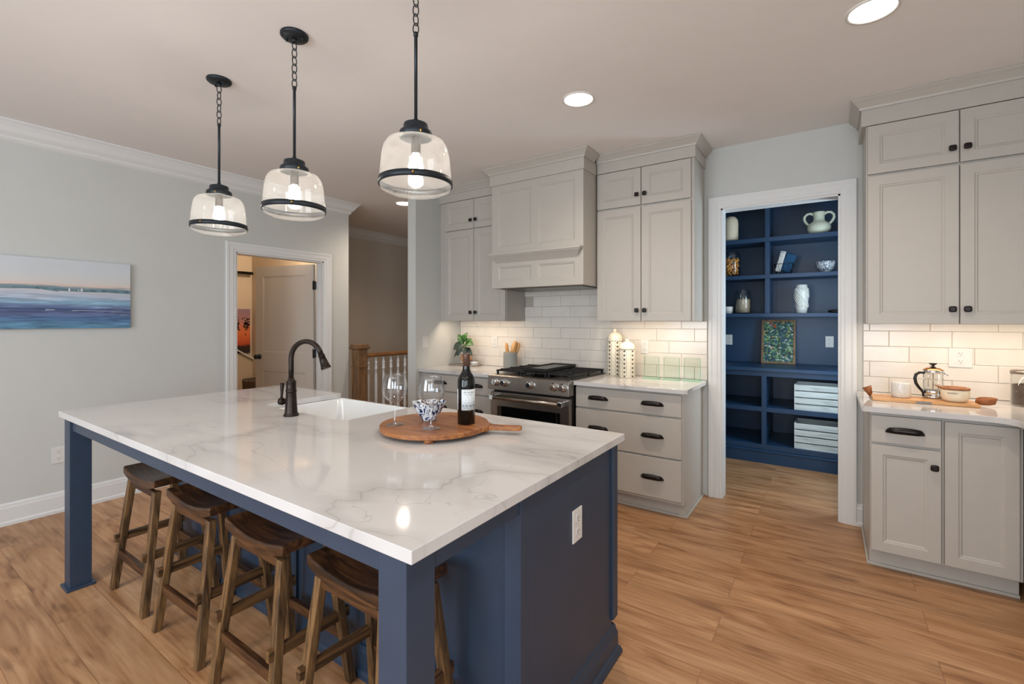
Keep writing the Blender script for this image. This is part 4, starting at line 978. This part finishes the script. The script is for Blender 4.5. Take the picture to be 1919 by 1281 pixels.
# ------------------------------------------------------------------ pantry built-ins
UY, LY, BY = 5.430, 5.130, 5.797
px0, px1 = -1.398, .598
lo = thing('pantry_cabinet', 'navy open base cabinet with counter in the pantry', 'cabinet', (-.4, 5.46, 0))
MB().box(px0, px1, LY - .030, BY, .893, .930).build('pantry_counter', M['pantrynavy'], lo, bev=.004)
MB().box(px0, px1, LY, LY + .022, .845, .8925).build('face_rail', M['pantrynavy'], lo, bev=.001)
MB().box(px0, px1, LY, BY, .500, .545).build('shelf', M['pantrynavy'], lo, bev=.002)
MB().box(px0, px1, LY, BY, .130, .180).build('bottom_shelf', M['pantrynavy'], lo, bev=.002)
MB().sweep([(px0, LY), (px1, LY)], [(0, 0), (.012, 0), (.012, .108), (.020, .112), (.020, .122), (.010, .1295), (0, .1295)]).build('plinth', M['pantrynavy'], lo)
for a, b in ((px0, px0 + .02), (-.549, -.507), (px1 - .02, px1)):
    for z0, z1 in ((.1805, .4995), (.5455, .8445)): MB().box(a, b, LY + .0005, BY, z0, z1).build('divider', M['pantrynavy'], lo, bev=.001)
up = thing('pantry_bookcase', 'navy open wall shelves above the pantry counter', 'shelves', (-.4, 5.6, 1.42))
SH = ((1.424, 1.463), (1.822, 1.862), (2.200, 2.244), (2.66, 2.70))
for z0, z1 in SH: MB().box(px0, px1, UY, BY, z0, z1).build('shelf', M['pantrynavy'], up, bev=.002)
for a, b in ((px0, px0 + .02), (-.549, -.507), (px1 - .02, px1)):
    for (q, z0), (z1, r2) in zip(SH, SH[1:]): MB().box(a, b, UY + .0005, BY, z0 + .0005, z1 - .0005).build('divider', M['pantrynavy'], up, bev=.001)
S1, S2, S3 = 1.4632, 1.8622, 2.2442
# top shelf
o = MB().lathe((-.885, 5.53, S3), [(.030, 0), (.062, .003), (.070, .012), (.072, .03), (.072, .20), (.066, .235), (.046, .262), (.028, .272), (.024, .270), (.02, .25)], 36).build('tall_vase', M['ceramic'], None, base=(-.885, 5.53, S3)); tag(o, 'smooth cream vase on the top pantry shelf at the left', 'vase')
hv_ = thing('handled_vase', 'squat pale vase with two ring handles on the top pantry shelf', 'vase', (-.086, 5.55, S3))
MB().lathe((-.086, 5.55, S3), [(.055, 0), (.066, .003), (.094, .030), (.101, .060), (.098, .085), (.080, .112), (.056, .128), (.048, .145), (.047, .175), (.052, .215), (.054, .222), (.049, .222), (.043, .18), (.044, .14), (.002, .09)], 44).build('vase_body', M['sage'], hv_)
for s in (-1, 1):
    pts = [(-.086 + s * u, 5.55, S3 + z) for u, z in ((.045, .200), (.070, .216), (.100, .212), (.122, .188), (.124, .158), (.112, .130), (.094, .108), (.086, .098))]
    MB().tube(pts, [.011] * 8, 12, sx=1.1).build('ring_handle', M['sage'], hv_)
# second shelf
def jar(label, x, y, z, r, h, kind):
    j = thing('glass_jar', label, 'jar', (x, y, z))
    MB().lathe((x, y, z), [(r * .94, 0), (r, .006), (r, h * .80), (r * .86, h * .88), (r * .84, h * .90), (r * .80, h * .88), (r * .955, h * .79), (r * .955, .010), (.002, .008)], 36, cap=False).build('jar_body', M['clear'], j)
    if kind == 'k': MB().lathe((x, y, z), [(r * .80, h * .902), (r * .88, h * .905), (r * .88, h * .93), (r * .4, h * .95), (r * .18, h * .96), (r * .26, h * .985), (r * .14, h)], 28).build('lid', M['clear'], j)
    else: MB().lathe((x, y, z), [(r * .86, h * .8), (r * .90, h * .82), (r * .90, h * .835), (r * .3, h * .85), (r * .14, h * .87), (r * .12, h * .90), (r * .24, h * .93), (r * .22, h * .975), (r * .08, h)], 28).build('lid', M['clear'], j)
    return j
jar('clear jar of golden pretzel knots on the second pantry shelf', -.880, 5.56, S2, .084, .285, 'k')
random.seed(4); first = None; cnt = 0
for lev in range(5):
    for k in range(6 if lev % 2 == 0 else 5):
        a = 2 * PI * (k + .5 * lev) / (6 if lev % 2 == 0 else 5); rad = .049
        if first is None:
            pts = [(.015 * math.cos(t) * (1 + .3 * math.cos(3 * t)), .015 * math.sin(t) * (1 + .3 * math.cos(3 * t)), .007 * math.sin(2 * t)) for t in [2 * PI * q / 16 for q in range(16)]]
            first = MB().tube(pts, .0075, 7, closed=True).build('pretzel_knot', M['pasta'], None, base=(0, 0, 0)); tag(first, 'golden pretzel knot inside the pantry jar', 'snack', 'pretzel knots in the jar'); o = first
        else: o = first.copy(); COL.objects.link(o)
        o.location = (-.880 + rad * math.cos(a), 5.56 + rad * math.sin(a), S2 + .040 + lev * .036); o.rotation_euler = (random.uniform(0, 3), random.uniform(0, 3), random.uniform(0, 3)); cnt += 1
wbk = thing('wire_basket', 'black wire basket holding folded towels on the second pantry shelf', 'basket', (-.39, 5.57, S2))
m = MB(); T = [(-.475, 5.51), (-.305, 5.51), (-.305, 5.64), (-.475, 5.64)]; Bq = [(-.455, 5.52), (-.325, 5.52), (-.325, 5.63), (-.455, 5.63)]
m.tube([(x, y, S2 + .110) for x, y in T], .0028, 6, closed=True); m.tube([(x, y, S2 + .004) for x, y in Bq], .0028, 6, closed=True)
for i in range(4):
    for k in range(4):
        u = k / 4; a, b = Vector(T[i]).lerp(Vector(T[(i+1) % 4]), u), Vector(Bq[i]).lerp(Vector(Bq[(i+1) % 4]), u)
        m.tube([(a.x, a.y, S2 + .110), (b.x, b.y, S2 + .004)], .0018, 5)
for k in range(1, 5): x = -.455 + .13 * k / 5; m.tube([(x, 5.52, S2 + .004), (x, 5.63, S2 + .004)], .0018, 5)
m.build('wire_frame', M['black'], wbk)
def towel(label, x, y, tilt, w_, h_, mat, th=.016):
    Tm = Matrix.Translation((x, y, S2 + .034)) @ Matrix.Rotation(tilt, 4, 'Y')
    m = MB(Tm); rs = []
    for i in range(13):
        a = 2 * PI * i / 12
    for z in (0, h_ * .25, h_ * .5, h_ * .75, h_ - .006, h_):
        k = .7 if z >= h_ else 1
        rs.append([(-w_ / 2 * (1 if k == 1 else .95), -th * k, z), (w_ / 2 * (1 if k == 1 else .95), -th * k * .8, z), (w_ / 2 * (1 if k == 1 else .95), th * k, z), (-w_ / 2 * (1 if k == 1 else .95), th * k * .8, z)])
    m.rings(rs, True, True, True); o = m.build('folded_towel', mat, None, base=(x, y, S2 + .012), bev=.004); return tag(o, label, 'towel')
towel('white towel with navy stripes leaning in the wire basket', -.445, 5.548, R(15), .048, .215, M['towelw'])
towel('denim blue towel leaning in the wire basket', -.385, 5.585, R(22), .090, .190, M['towelb'], .020)
bowl('patterned_bowl', 'blue fern patterned bowl on the second pantry shelf', (-.033, 5.56, S2), [(.030, 0), (.034, .001), (.034, .008), (.055, .020), (.072, .048), (.080, .085), (.082, .108), (.083, .110), (.080, .109), (.077, .085), (.066, .046), (.045, .022), (.001, .014)], M['bluewhite2'])
# third shelf
j = jar('clear jar of flour with a knob lid on the third pantry shelf', -.776, 5.60, S1, .078, .275, 'f')
MB().lathe((-.776, 5.60, S1), [(.0735, .0105), (.0735, .150), (.05, .158), (.002, .160)], 32).build('flour', M['flour'], j)
o = MB().lathe((-.925, 5.60, S1), [(.036, 0), (.042, .003), (.050, .030), (.053, .076), (.0515, .078), (.048, .074), (.044, .03), (.002, .010)], 32).build('small_cup', M['whitecer'], None, base=(-.925, 5.60, S1)); tag(o, 'small white cup at the left of the third pantry shelf', 'cup')
# textured vase with raised petals
tv = thing('textured_vase', 'white barrel vase with raised petal texture on the third pantry shelf', 'vase', (-.236, 5.57, S1))
vp = [(.044, 0), (.048, .003), (.056, .060), (.061, .13), (.062, .17), (.059, .23), (.051, .285), (.048, .290), (.044, .287), (.050, .23), (.053, .15), (.045, .02), (.002, .01)]
MB().lathe((-.236, 5.57, S1), vp, 44).build('vase_body', M['whitecer'], tv)
m = MB(); random.seed(3)
def vr(h):
    for (r0, h0), (r1, h1) in zip(vp[:8], vp[1:8]):
        if h0 <= h <= h1: return r0 + (r1 - r0) * (h - h0) / (h1 - h0)
    return .05
for i in range(13):
    for k in range(18):
        h = .065 + i * .015; a = 2 * PI * (k + .5 * (i % 2)) / 18
        if math.sin(a * 2 + i * .45) > .35 + (.3 if i > 9 else 0): continue
        r_ = vr(h); m.ball((-.236 + r_ * math.cos(a), 5.57 + r_ * math.sin(a), S1 + h), .0092, 8, 4, sz=.75)
m.build('petal_relief', M['whitecer'], tv)
o = MB().lathe((.10, 5.60, S1 + .0175), [(.004, -.11), (.012, -.108), (.016, -.06), (.0165, .08), (.010, .1)], 16, axis='x').build('rolling_handle', M['black'], None, base=(.10, 5.60, S1)); tag(o, 'dark round-ended utensil lying at the right of the third pantry shelf', 'utensil')
# framed garden picture leaning on the wall
def garden():
    m, nt, b = newmat('garden_painting'); L = nt.links.new
    tc = N(nt, 'ShaderNodeTexCoord'); v1 = N(nt, 'ShaderNodeTexVoronoi', i_Scale=62.0); L(tc.outputs['Object'], v1.inputs['Vector'])
    r = N(nt, 'ShaderNodeValToRGB'); e = r.color_ramp.elements; r.color_ramp.interpolation = 'CONSTANT'
    sp = N(nt, 'ShaderNodeSeparateColor'); L(v1.outputs['Color'], sp.inputs[0]); L(sp.outputs[0], r.inputs[0])
    e[0].position = 0; e[0].color = hexc('#2c5440'); e[1].position = .9; e[1].color = hexc('#c8d2c6')
    for p, c in ((.18, '#35597a'), (.34, '#56875a'), (.5, '#233a42'), (.62, '#8aae72'), (.74, '#3f7a86'), (.82, '#9fb37a'), (.87, '#b98f63')): q = e.new(p); q.color = hexc(c)
    d = N(nt, 'ShaderNodeValToRGB'); d.color_ramp.elements[0].position = .25; d.color_ramp.elements[0].color = (1,1,1,1); d.color_ramp.elements[1].position = .7; d.color_ramp.elements[1].color = (.5,.55,.55,1)
    L(v1.outputs['Distance'], d.inputs[0]); mx = N(nt, 'ShaderNodeMixRGB', blend_type='MULTIPLY'); mx.inputs[0].default_value = .8; L(r.outputs[0], mx.inputs[1]); L(d.outputs[0], mx.inputs[2])
    L(mx.outputs[0], b.inputs['Base Color']); b.inputs['Roughness'].default_value = .5; return m
fr = thing('framed_picture', 'framed green floral picture leaning on the pantry counter', 'picture', (-.452, 5.66, .9302))
TP = Matrix.Translation((-.452, 5.672, .9304)) @ Matrix.Rotation(R(-10), 4, 'X')
mb = MB(TP)
W2, HH, fw = .158, .468, .020
for a in ((-W2, -W2 + fw, 0, HH), (W2 - fw, W2, 0, HH), (-W2 + fw, W2 - fw, 0, fw), (-W2 + fw, W2 - fw, HH - fw, HH)): mb.box(a[0], a[1], -.008, .010, a[2], a[3])
mb.build('frame', M['frame'], fr, bev=.001)
cv = MB(TP).box(-W2 + fw, W2 - fw, -.002, .006, fw, HH - fw).build('canvas', garden(), fr)
m = MB(TP); m.tube([(.012, -.0022, .08), (-.002, -.0022, .13), (.010, -.0022, .20), (.006, -.0022, .27)], .0028, 6); m.build('painted_trunk', plain('painted_bark', '#6d6a3c', .7), cv)
m = MB(TP); m.lathe((-.035, -.0030, .405), [(.018, 0), (.018, -.0006)], 14, axis='y').lathe((-.070, -.0030, .432), [(.014, 0), (.014, -.0006)], 12, axis='y'); m.build('painted_blossom', plain('painted_coral', '#b0573c', .7), cv)
# whitewashed crates
def crate(label, x, y, z):
    c = thing('slatted_crate', label, 'crate', (x, y, z), 'whitewashed crates in the pantry')
    w_, d_, h_ = .46, .30, .240
    for k in range(4):
        z0 = z + k * .062; m = MB().box(x, x + w_, y, y + .010, z0, z0 + .052); m.build('front_slat', M['crate'], c, bev=.001)
        MB().box(x, x + w_, y + d_ - .010, y + d_, z0, z0 + .052).build('back_slat', M['crate'], c, bev=.001)
    for a in (x + .0005, x + w_ - .0125): MB().box(a, a + .012, y + .0105, y + d_ - .0105, z, z + h_).build('end_board', M['crate'], c, bev=.001)
    MB().box(x + .013, x + w_ - .013, y + .0105, y + d_ - .0105, z, z + .010).build('bottom', M['crate'], c)
crate('whitewashed slatted crate on the upper shelf of the pantry base', -.276, 5.150, .5453)
crate('whitewashed slatted crate on the lowest pantry shelf', -.276, 5.150, .1803)
# unseen flush lamp, added on the ceiling to light the pantry
pl = MB().lathe((-.4, 4.75, H), [(.14, -.0005), (.14, -.02), (.12, -.05), (.06, -.07)], 32).build('flush_lamp', emit('added_pantry_glow', (1, .93, .84, 1), 2.2), None, base=(-.4, 4.75, H)); tag(pl, 'added round flush lamp on the pantry ceiling, out of the photo', 'ceiling light')

# ------------------------------------------------------------------ left wall: seascape
sea = thing('seascape_painting', 'wide unframed seascape canvas with two tiny sails on the left wall', 'painting', (XL, .60, 1.58))
y0, y1, z0, z1 = -.30, 1.346, 1.332, 1.832
seam = ramp_mat('painted_sea', [(0, '#4f7fa0'), (.06, '#5f8cab'), (.14, '#486a94'), (.22, '#5e6a92'), (.27, '#3f5078'), (.33, '#7489ad'), (.38, '#7fa6bf'), (.44, '#a3b3c8'), (.53, '#b9bfca'), (.56, '#c3c2c6'), (.562, '#5f7a86'), (.60, '#8b9aa0'), (.62, '#d7c5bb'), (.66, '#cfccc9'), (.8, '#c9ced2'), (1, '#c6cdd3')],
    2, z0 - 1.58, z1 - 1.58, .6, .15, 3.0, (1, .9, 11), .42)
cvm = MB().box(XL + .001, XL + .032, y0, y1, z0, z1).build('canvas', seam, sea, bev=.001)
m = MB(); n = 30; top = []; random.seed(8)
for i in range(n + 1):
    y = .70 + (y1 - .002 - .70) * i / n; top.append((y, 1.622 + .012 * math.sin(i * .31) * .3 + random.uniform(-.001, .002) - .010 * i / n * .3))
poly = [(.70, 1.614)] + top + [(y1 - .002, 1.598), (1.1, 1.604)]
m.prism(poly, 'x', XL + .0322, XL + .0326); m.build('painted_shore', plain('painted_teal_shore', '#5f7e88', .7, noise=.4, nscale=30), cvm)
m = MB()
for y, s in ((.985, 1.0), (1.035, .5), (1.053, 1.0)): m.prism([(y - .006 * s, 1.606), (y + .007 * s, 1.606), (y + .001, 1.606 + .026 * s)], 'x', XL + .0327, XL + .0331)
m.build('painted_sail', plain('painted_white_sail', '#dfe4e6', .7), cvm)
m = MB()
for ya, yb, z, h in ((.86, .91, 1.462, .005), (1.00, 1.16, 1.460, .003), (1.16, 1.30, 1.462, .002), (1.28, 1.34, 1.430, .002), (1.22, 1.345, 1.452, .002)): m.prism([(ya, z), (yb, z + .002), (yb, z + .002 + h * .6), (ya, z + h)], 'x', XL + .0322, XL + .0326)
m.build('painted_foam', plain('painted_foam', '#c3cfdb', .7), cvm)
m = MB()
for ya, yb, z, h in ((.82, .86, 1.468, .005), (1.03, 1.14, 1.453, .005), (1.18, 1.345, 1.447, .004), (1.25, 1.345, 1.436, .003)): m.prism([(ya, z), (yb, z), (yb, z + h * .5), (ya, z + h)], 'x', XL + .0322, XL + .0325)
m.build('painted_trough', plain('painted_dark_trough', '#26304f', .7), cvm)

# ------------------------------------------------------------------ the open door and the little room
D = thing('door_1', None, None, (-4.745, 3.045, 0)); D['kind'] = 'structure'
TD = Matrix.Translation((-4.745, 3.045, 0)) @ Matrix.Rotation(R(180 + 13), 4, 'Z')     # local x runs along the leaf, local -y ... faces
Ld = .875
dm = MB(TD)
dm.box(0, Ld, -.010, .010, .01, 2.015)
insP = [(.115, Ld - .115, .20, .80), (.115, Ld - .115, 1.02, 1.90)]
for sgn in (-1, 1):
    T2 = TD if sgn < 0 else TD @ Matrix.Rotation(PI, 4, 'Z') @ Matrix.Translation((-Ld, 0, 0))
    q = MB(T2); panel_face(q, 0, Ld, .01, 2.015, -.0175, .0176, insets=insP)
    tmp = bpy.data.meshes.new('t'); q.bm.to_mesh(tmp); q.bm.free(); dm.bm.from_mesh(tmp); bpy.data.meshes.remove(tmp)
dl = dm.build('door_leaf', M['shadeddoor'], D, bev=.001)
for hz in (.25, 1.02, 1.78):
    MB(TD).box(-.010, .004, -.024, .024, hz - .045, hz + .045).lathe((-.006, .020, hz - .05), [(.007, 0), (.007, .10)], 10).build('hinge', M['black'], D)
MB(TD).lathe((Ld - .065, .0178, .965), [(.030, 0), (.030, .006), (.012, .012), (.011, .03), (.026, .042), (.029, .052), (.024, .064), (.010, .068)], 24, axis='y').build('door_knob', M['blackmetal'], D)
MB(TD).lathe((Ld - .065, -.0178, .965), [(.030, 0), (.030, -.006), (.012, -.012), (.011, -.03), (.026, -.042), (.029, -.052), (.024, -.064), (.010, -.068)], 24, axis='y').build('door_knob', M['blackmetal'], D)
# sunset picture, hanging rod, stair skirt, basket
sp_ = thing('sunset_picture', 'orange sunset canvas with dark foliage in the side room', 'picture', (-6.6, 3.07, 1.25))
oc = MB().box(-6.598, -6.570, 2.88, 3.252, .945, 1.545).build('canvas', ramp_mat('painted_sunset', [(0, '#241a1a'), (.16, '#33201c'), (.2, '#b8482a'), (.42, '#d8703a'), (.6, '#cf7450'), (.74, '#a87a78'), (1, '#8a7285')], 2, -.305, .295, .7, .12, 9.0), sp_)
m = MB(); random.seed(21)
for k in range(46):
    y, z = random.gauss(3.205, .022), random.gauss(1.335, .045)
    if y < 3.245: m.prism([(y - .014, z), (y, z - .012), (y + .008, z + .004), (y, z + .014)], 'x', -6.5697, -6.5692)
for k in range(30):
    y, z = random.gauss(3.085, .012), random.gauss(1.33, .04); m.prism([(y - .012, z), (y, z - .012), (y + .010, z), (y, z + .014)], 'x', -6.5697, -6.5692)
m.build('painted_foliage', plain('painted_black_foliage', '#1c1516', .8), oc)
o = MB().tube([(-6.52, 1.3, 2.030), (-6.52, 3.26, 2.030)], .020, 12).build('hanging_rod', M['black'], None, base=(-6.52, 2.3, 2.03)); tag(o, 'black horizontal rod high in the side room', 'rod')
for yy in (1.32, 3.24): MB().box(-6.599, -6.52, yy - .01, yy + .01, 2.015, 2.045).build('rod_bracket', M['black'], o)
m = MB(); sl = -.62
m.prism([(2.2, 0), (2.2, .975 - sl * (3.086 - 2.2)), (3.289, .975 + sl * (3.289 - 3.086)), (3.289, 0)], 'x', -6.599, -6.575)
struct('trim_7', m, M['warmwall'])
m = MB(); m.prism([(2.2, .975 - sl * (3.086 - 2.2)), (3.289, .975 + sl * (3.289 - 3.086)), (3.289, .995 + sl * (3.289 - 3.086)), (2.2, .995 - sl * (3.086 - 2.2))], 'x', -6.599, -6.545)
struct('trim_8', m, M['trim'])
bk = thing('wicker_basket', 'dark wicker basket in the side room, seen just above the island', 'basket', (-6.0, 3.06, 0))
prof = [(.11, 0), (.125, .01)] + [(.128 + .0012 * k + (.004 if k % 2 else 0), .02 + k * .018) for k in range(34)] + [(.172, .64), (.166, .652), (.158, .64), (.12, .03), (.002, .02)]
MB().lathe((-6.0, 3.06, 0), prof, 40).build('basket_body', M['basket'], bk)
l = bpy.data.lights.new('side_room_lamp', 'POINT'); l.energy = 42; l.color = (1, .76, .54); l.shadow_soft_size = .12
lo_ = bpy.data.objects.new('side_room_lamp', l); COL.objects.link(lo_); lo_.location = (-5.7, 2.1, 2.45)
o = MB().lathe((-5.15, 3.16, H), [(.12, -.0005), (.12, -.015), (.10, -.05)], 28).build('flush_lamp', emit('lit_warm_lamp', (1, .76, .52, 1), 3), None, base=(-5.15, 3.16, H)); tag(o, 'round flush lamp on the side-room ceiling, out of the photo', 'ceiling light')
lo_.location = (-5.15, 3.16, H - .22)

# ------------------------------------------------------------------ stair railing in the hall
rl = thing('stair_railing', 'oak newel post and handrail with white turned balusters in the hall', 'railing', (-4.56, 3.85, 0))
nx, ny = -4.555, 3.505
np_ = MB().box(nx - .062, nx + .062, ny - .062, ny + .062, 0, 1.045).build('newel_post', M['oakpost'], rl, bev=.003)
MB().box(nx - .070, nx + .070, ny - .070, ny + .070, .845, .860).build('collar', M['oakpost'], np_, bev=.003)
cp_ = MB(); cp_.hexa([(nx - .062, ny - .062, 1.0455), (nx + .062, ny - .062, 1.0455), (nx + .062, ny + .062, 1.0455), (nx - .062, ny + .062, 1.0455)], [(nx - .088, ny - .088, 1.068), (nx + .088, ny - .088, 1.068), (nx + .088, ny + .088, 1.068), (nx - .088, ny + .088, 1.068)])
cp_.box(nx - .088, nx + .088, ny - .088, ny + .088, 1.068, 1.080).box(nx - .075, nx + .075, ny - .075, ny + .075, 1.080, 1.108)
cp_.build('newel_cap', M['oakpost'], np_, bev=.003)
rs = []
for y in (ny + .0625, 6.45): rs.append([(nx - .030, y, .950), (nx + .030, y, .950), (nx + .034, y, .965), (nx + .028, y, .985), (nx + .012, y, .999), (nx - .012, y, .999), (nx - .028, y, .985), (nx - .034, y, .965)])
MB().rings(rs, True, True, True, False).build('handrail', M['oakrail'], rl)
bp_ = [(.020, 0), (.020, .18), (.013, .19), (.020, .215), (.013, .24), (.021, .27), (.023, .31), (.017, .36), (.0165, .43), (.020, .45), (.0165, .47), (.020, .49), (.014, .51), (.019, .56), (.017, .72), (.0125, .79), (.020, .80), (.020, .812), (.014, .822), (.020, .842), (.014, .860), (.021, .872), (.018, .885), (.0085, .925), (.0085, .9495)]
b0 = None
for k in range(14):
    y = 3.625 + k * .117
    if b0 is None: b0 = MB().lathe((nx, y, 0), bp_, 16).build('baluster', M['trim'], rl); o = b0; yy0 = y
    else: o = b0.copy(); COL.objects.link(o); o.parent = rl; o.location = (0, y - yy0, 0)
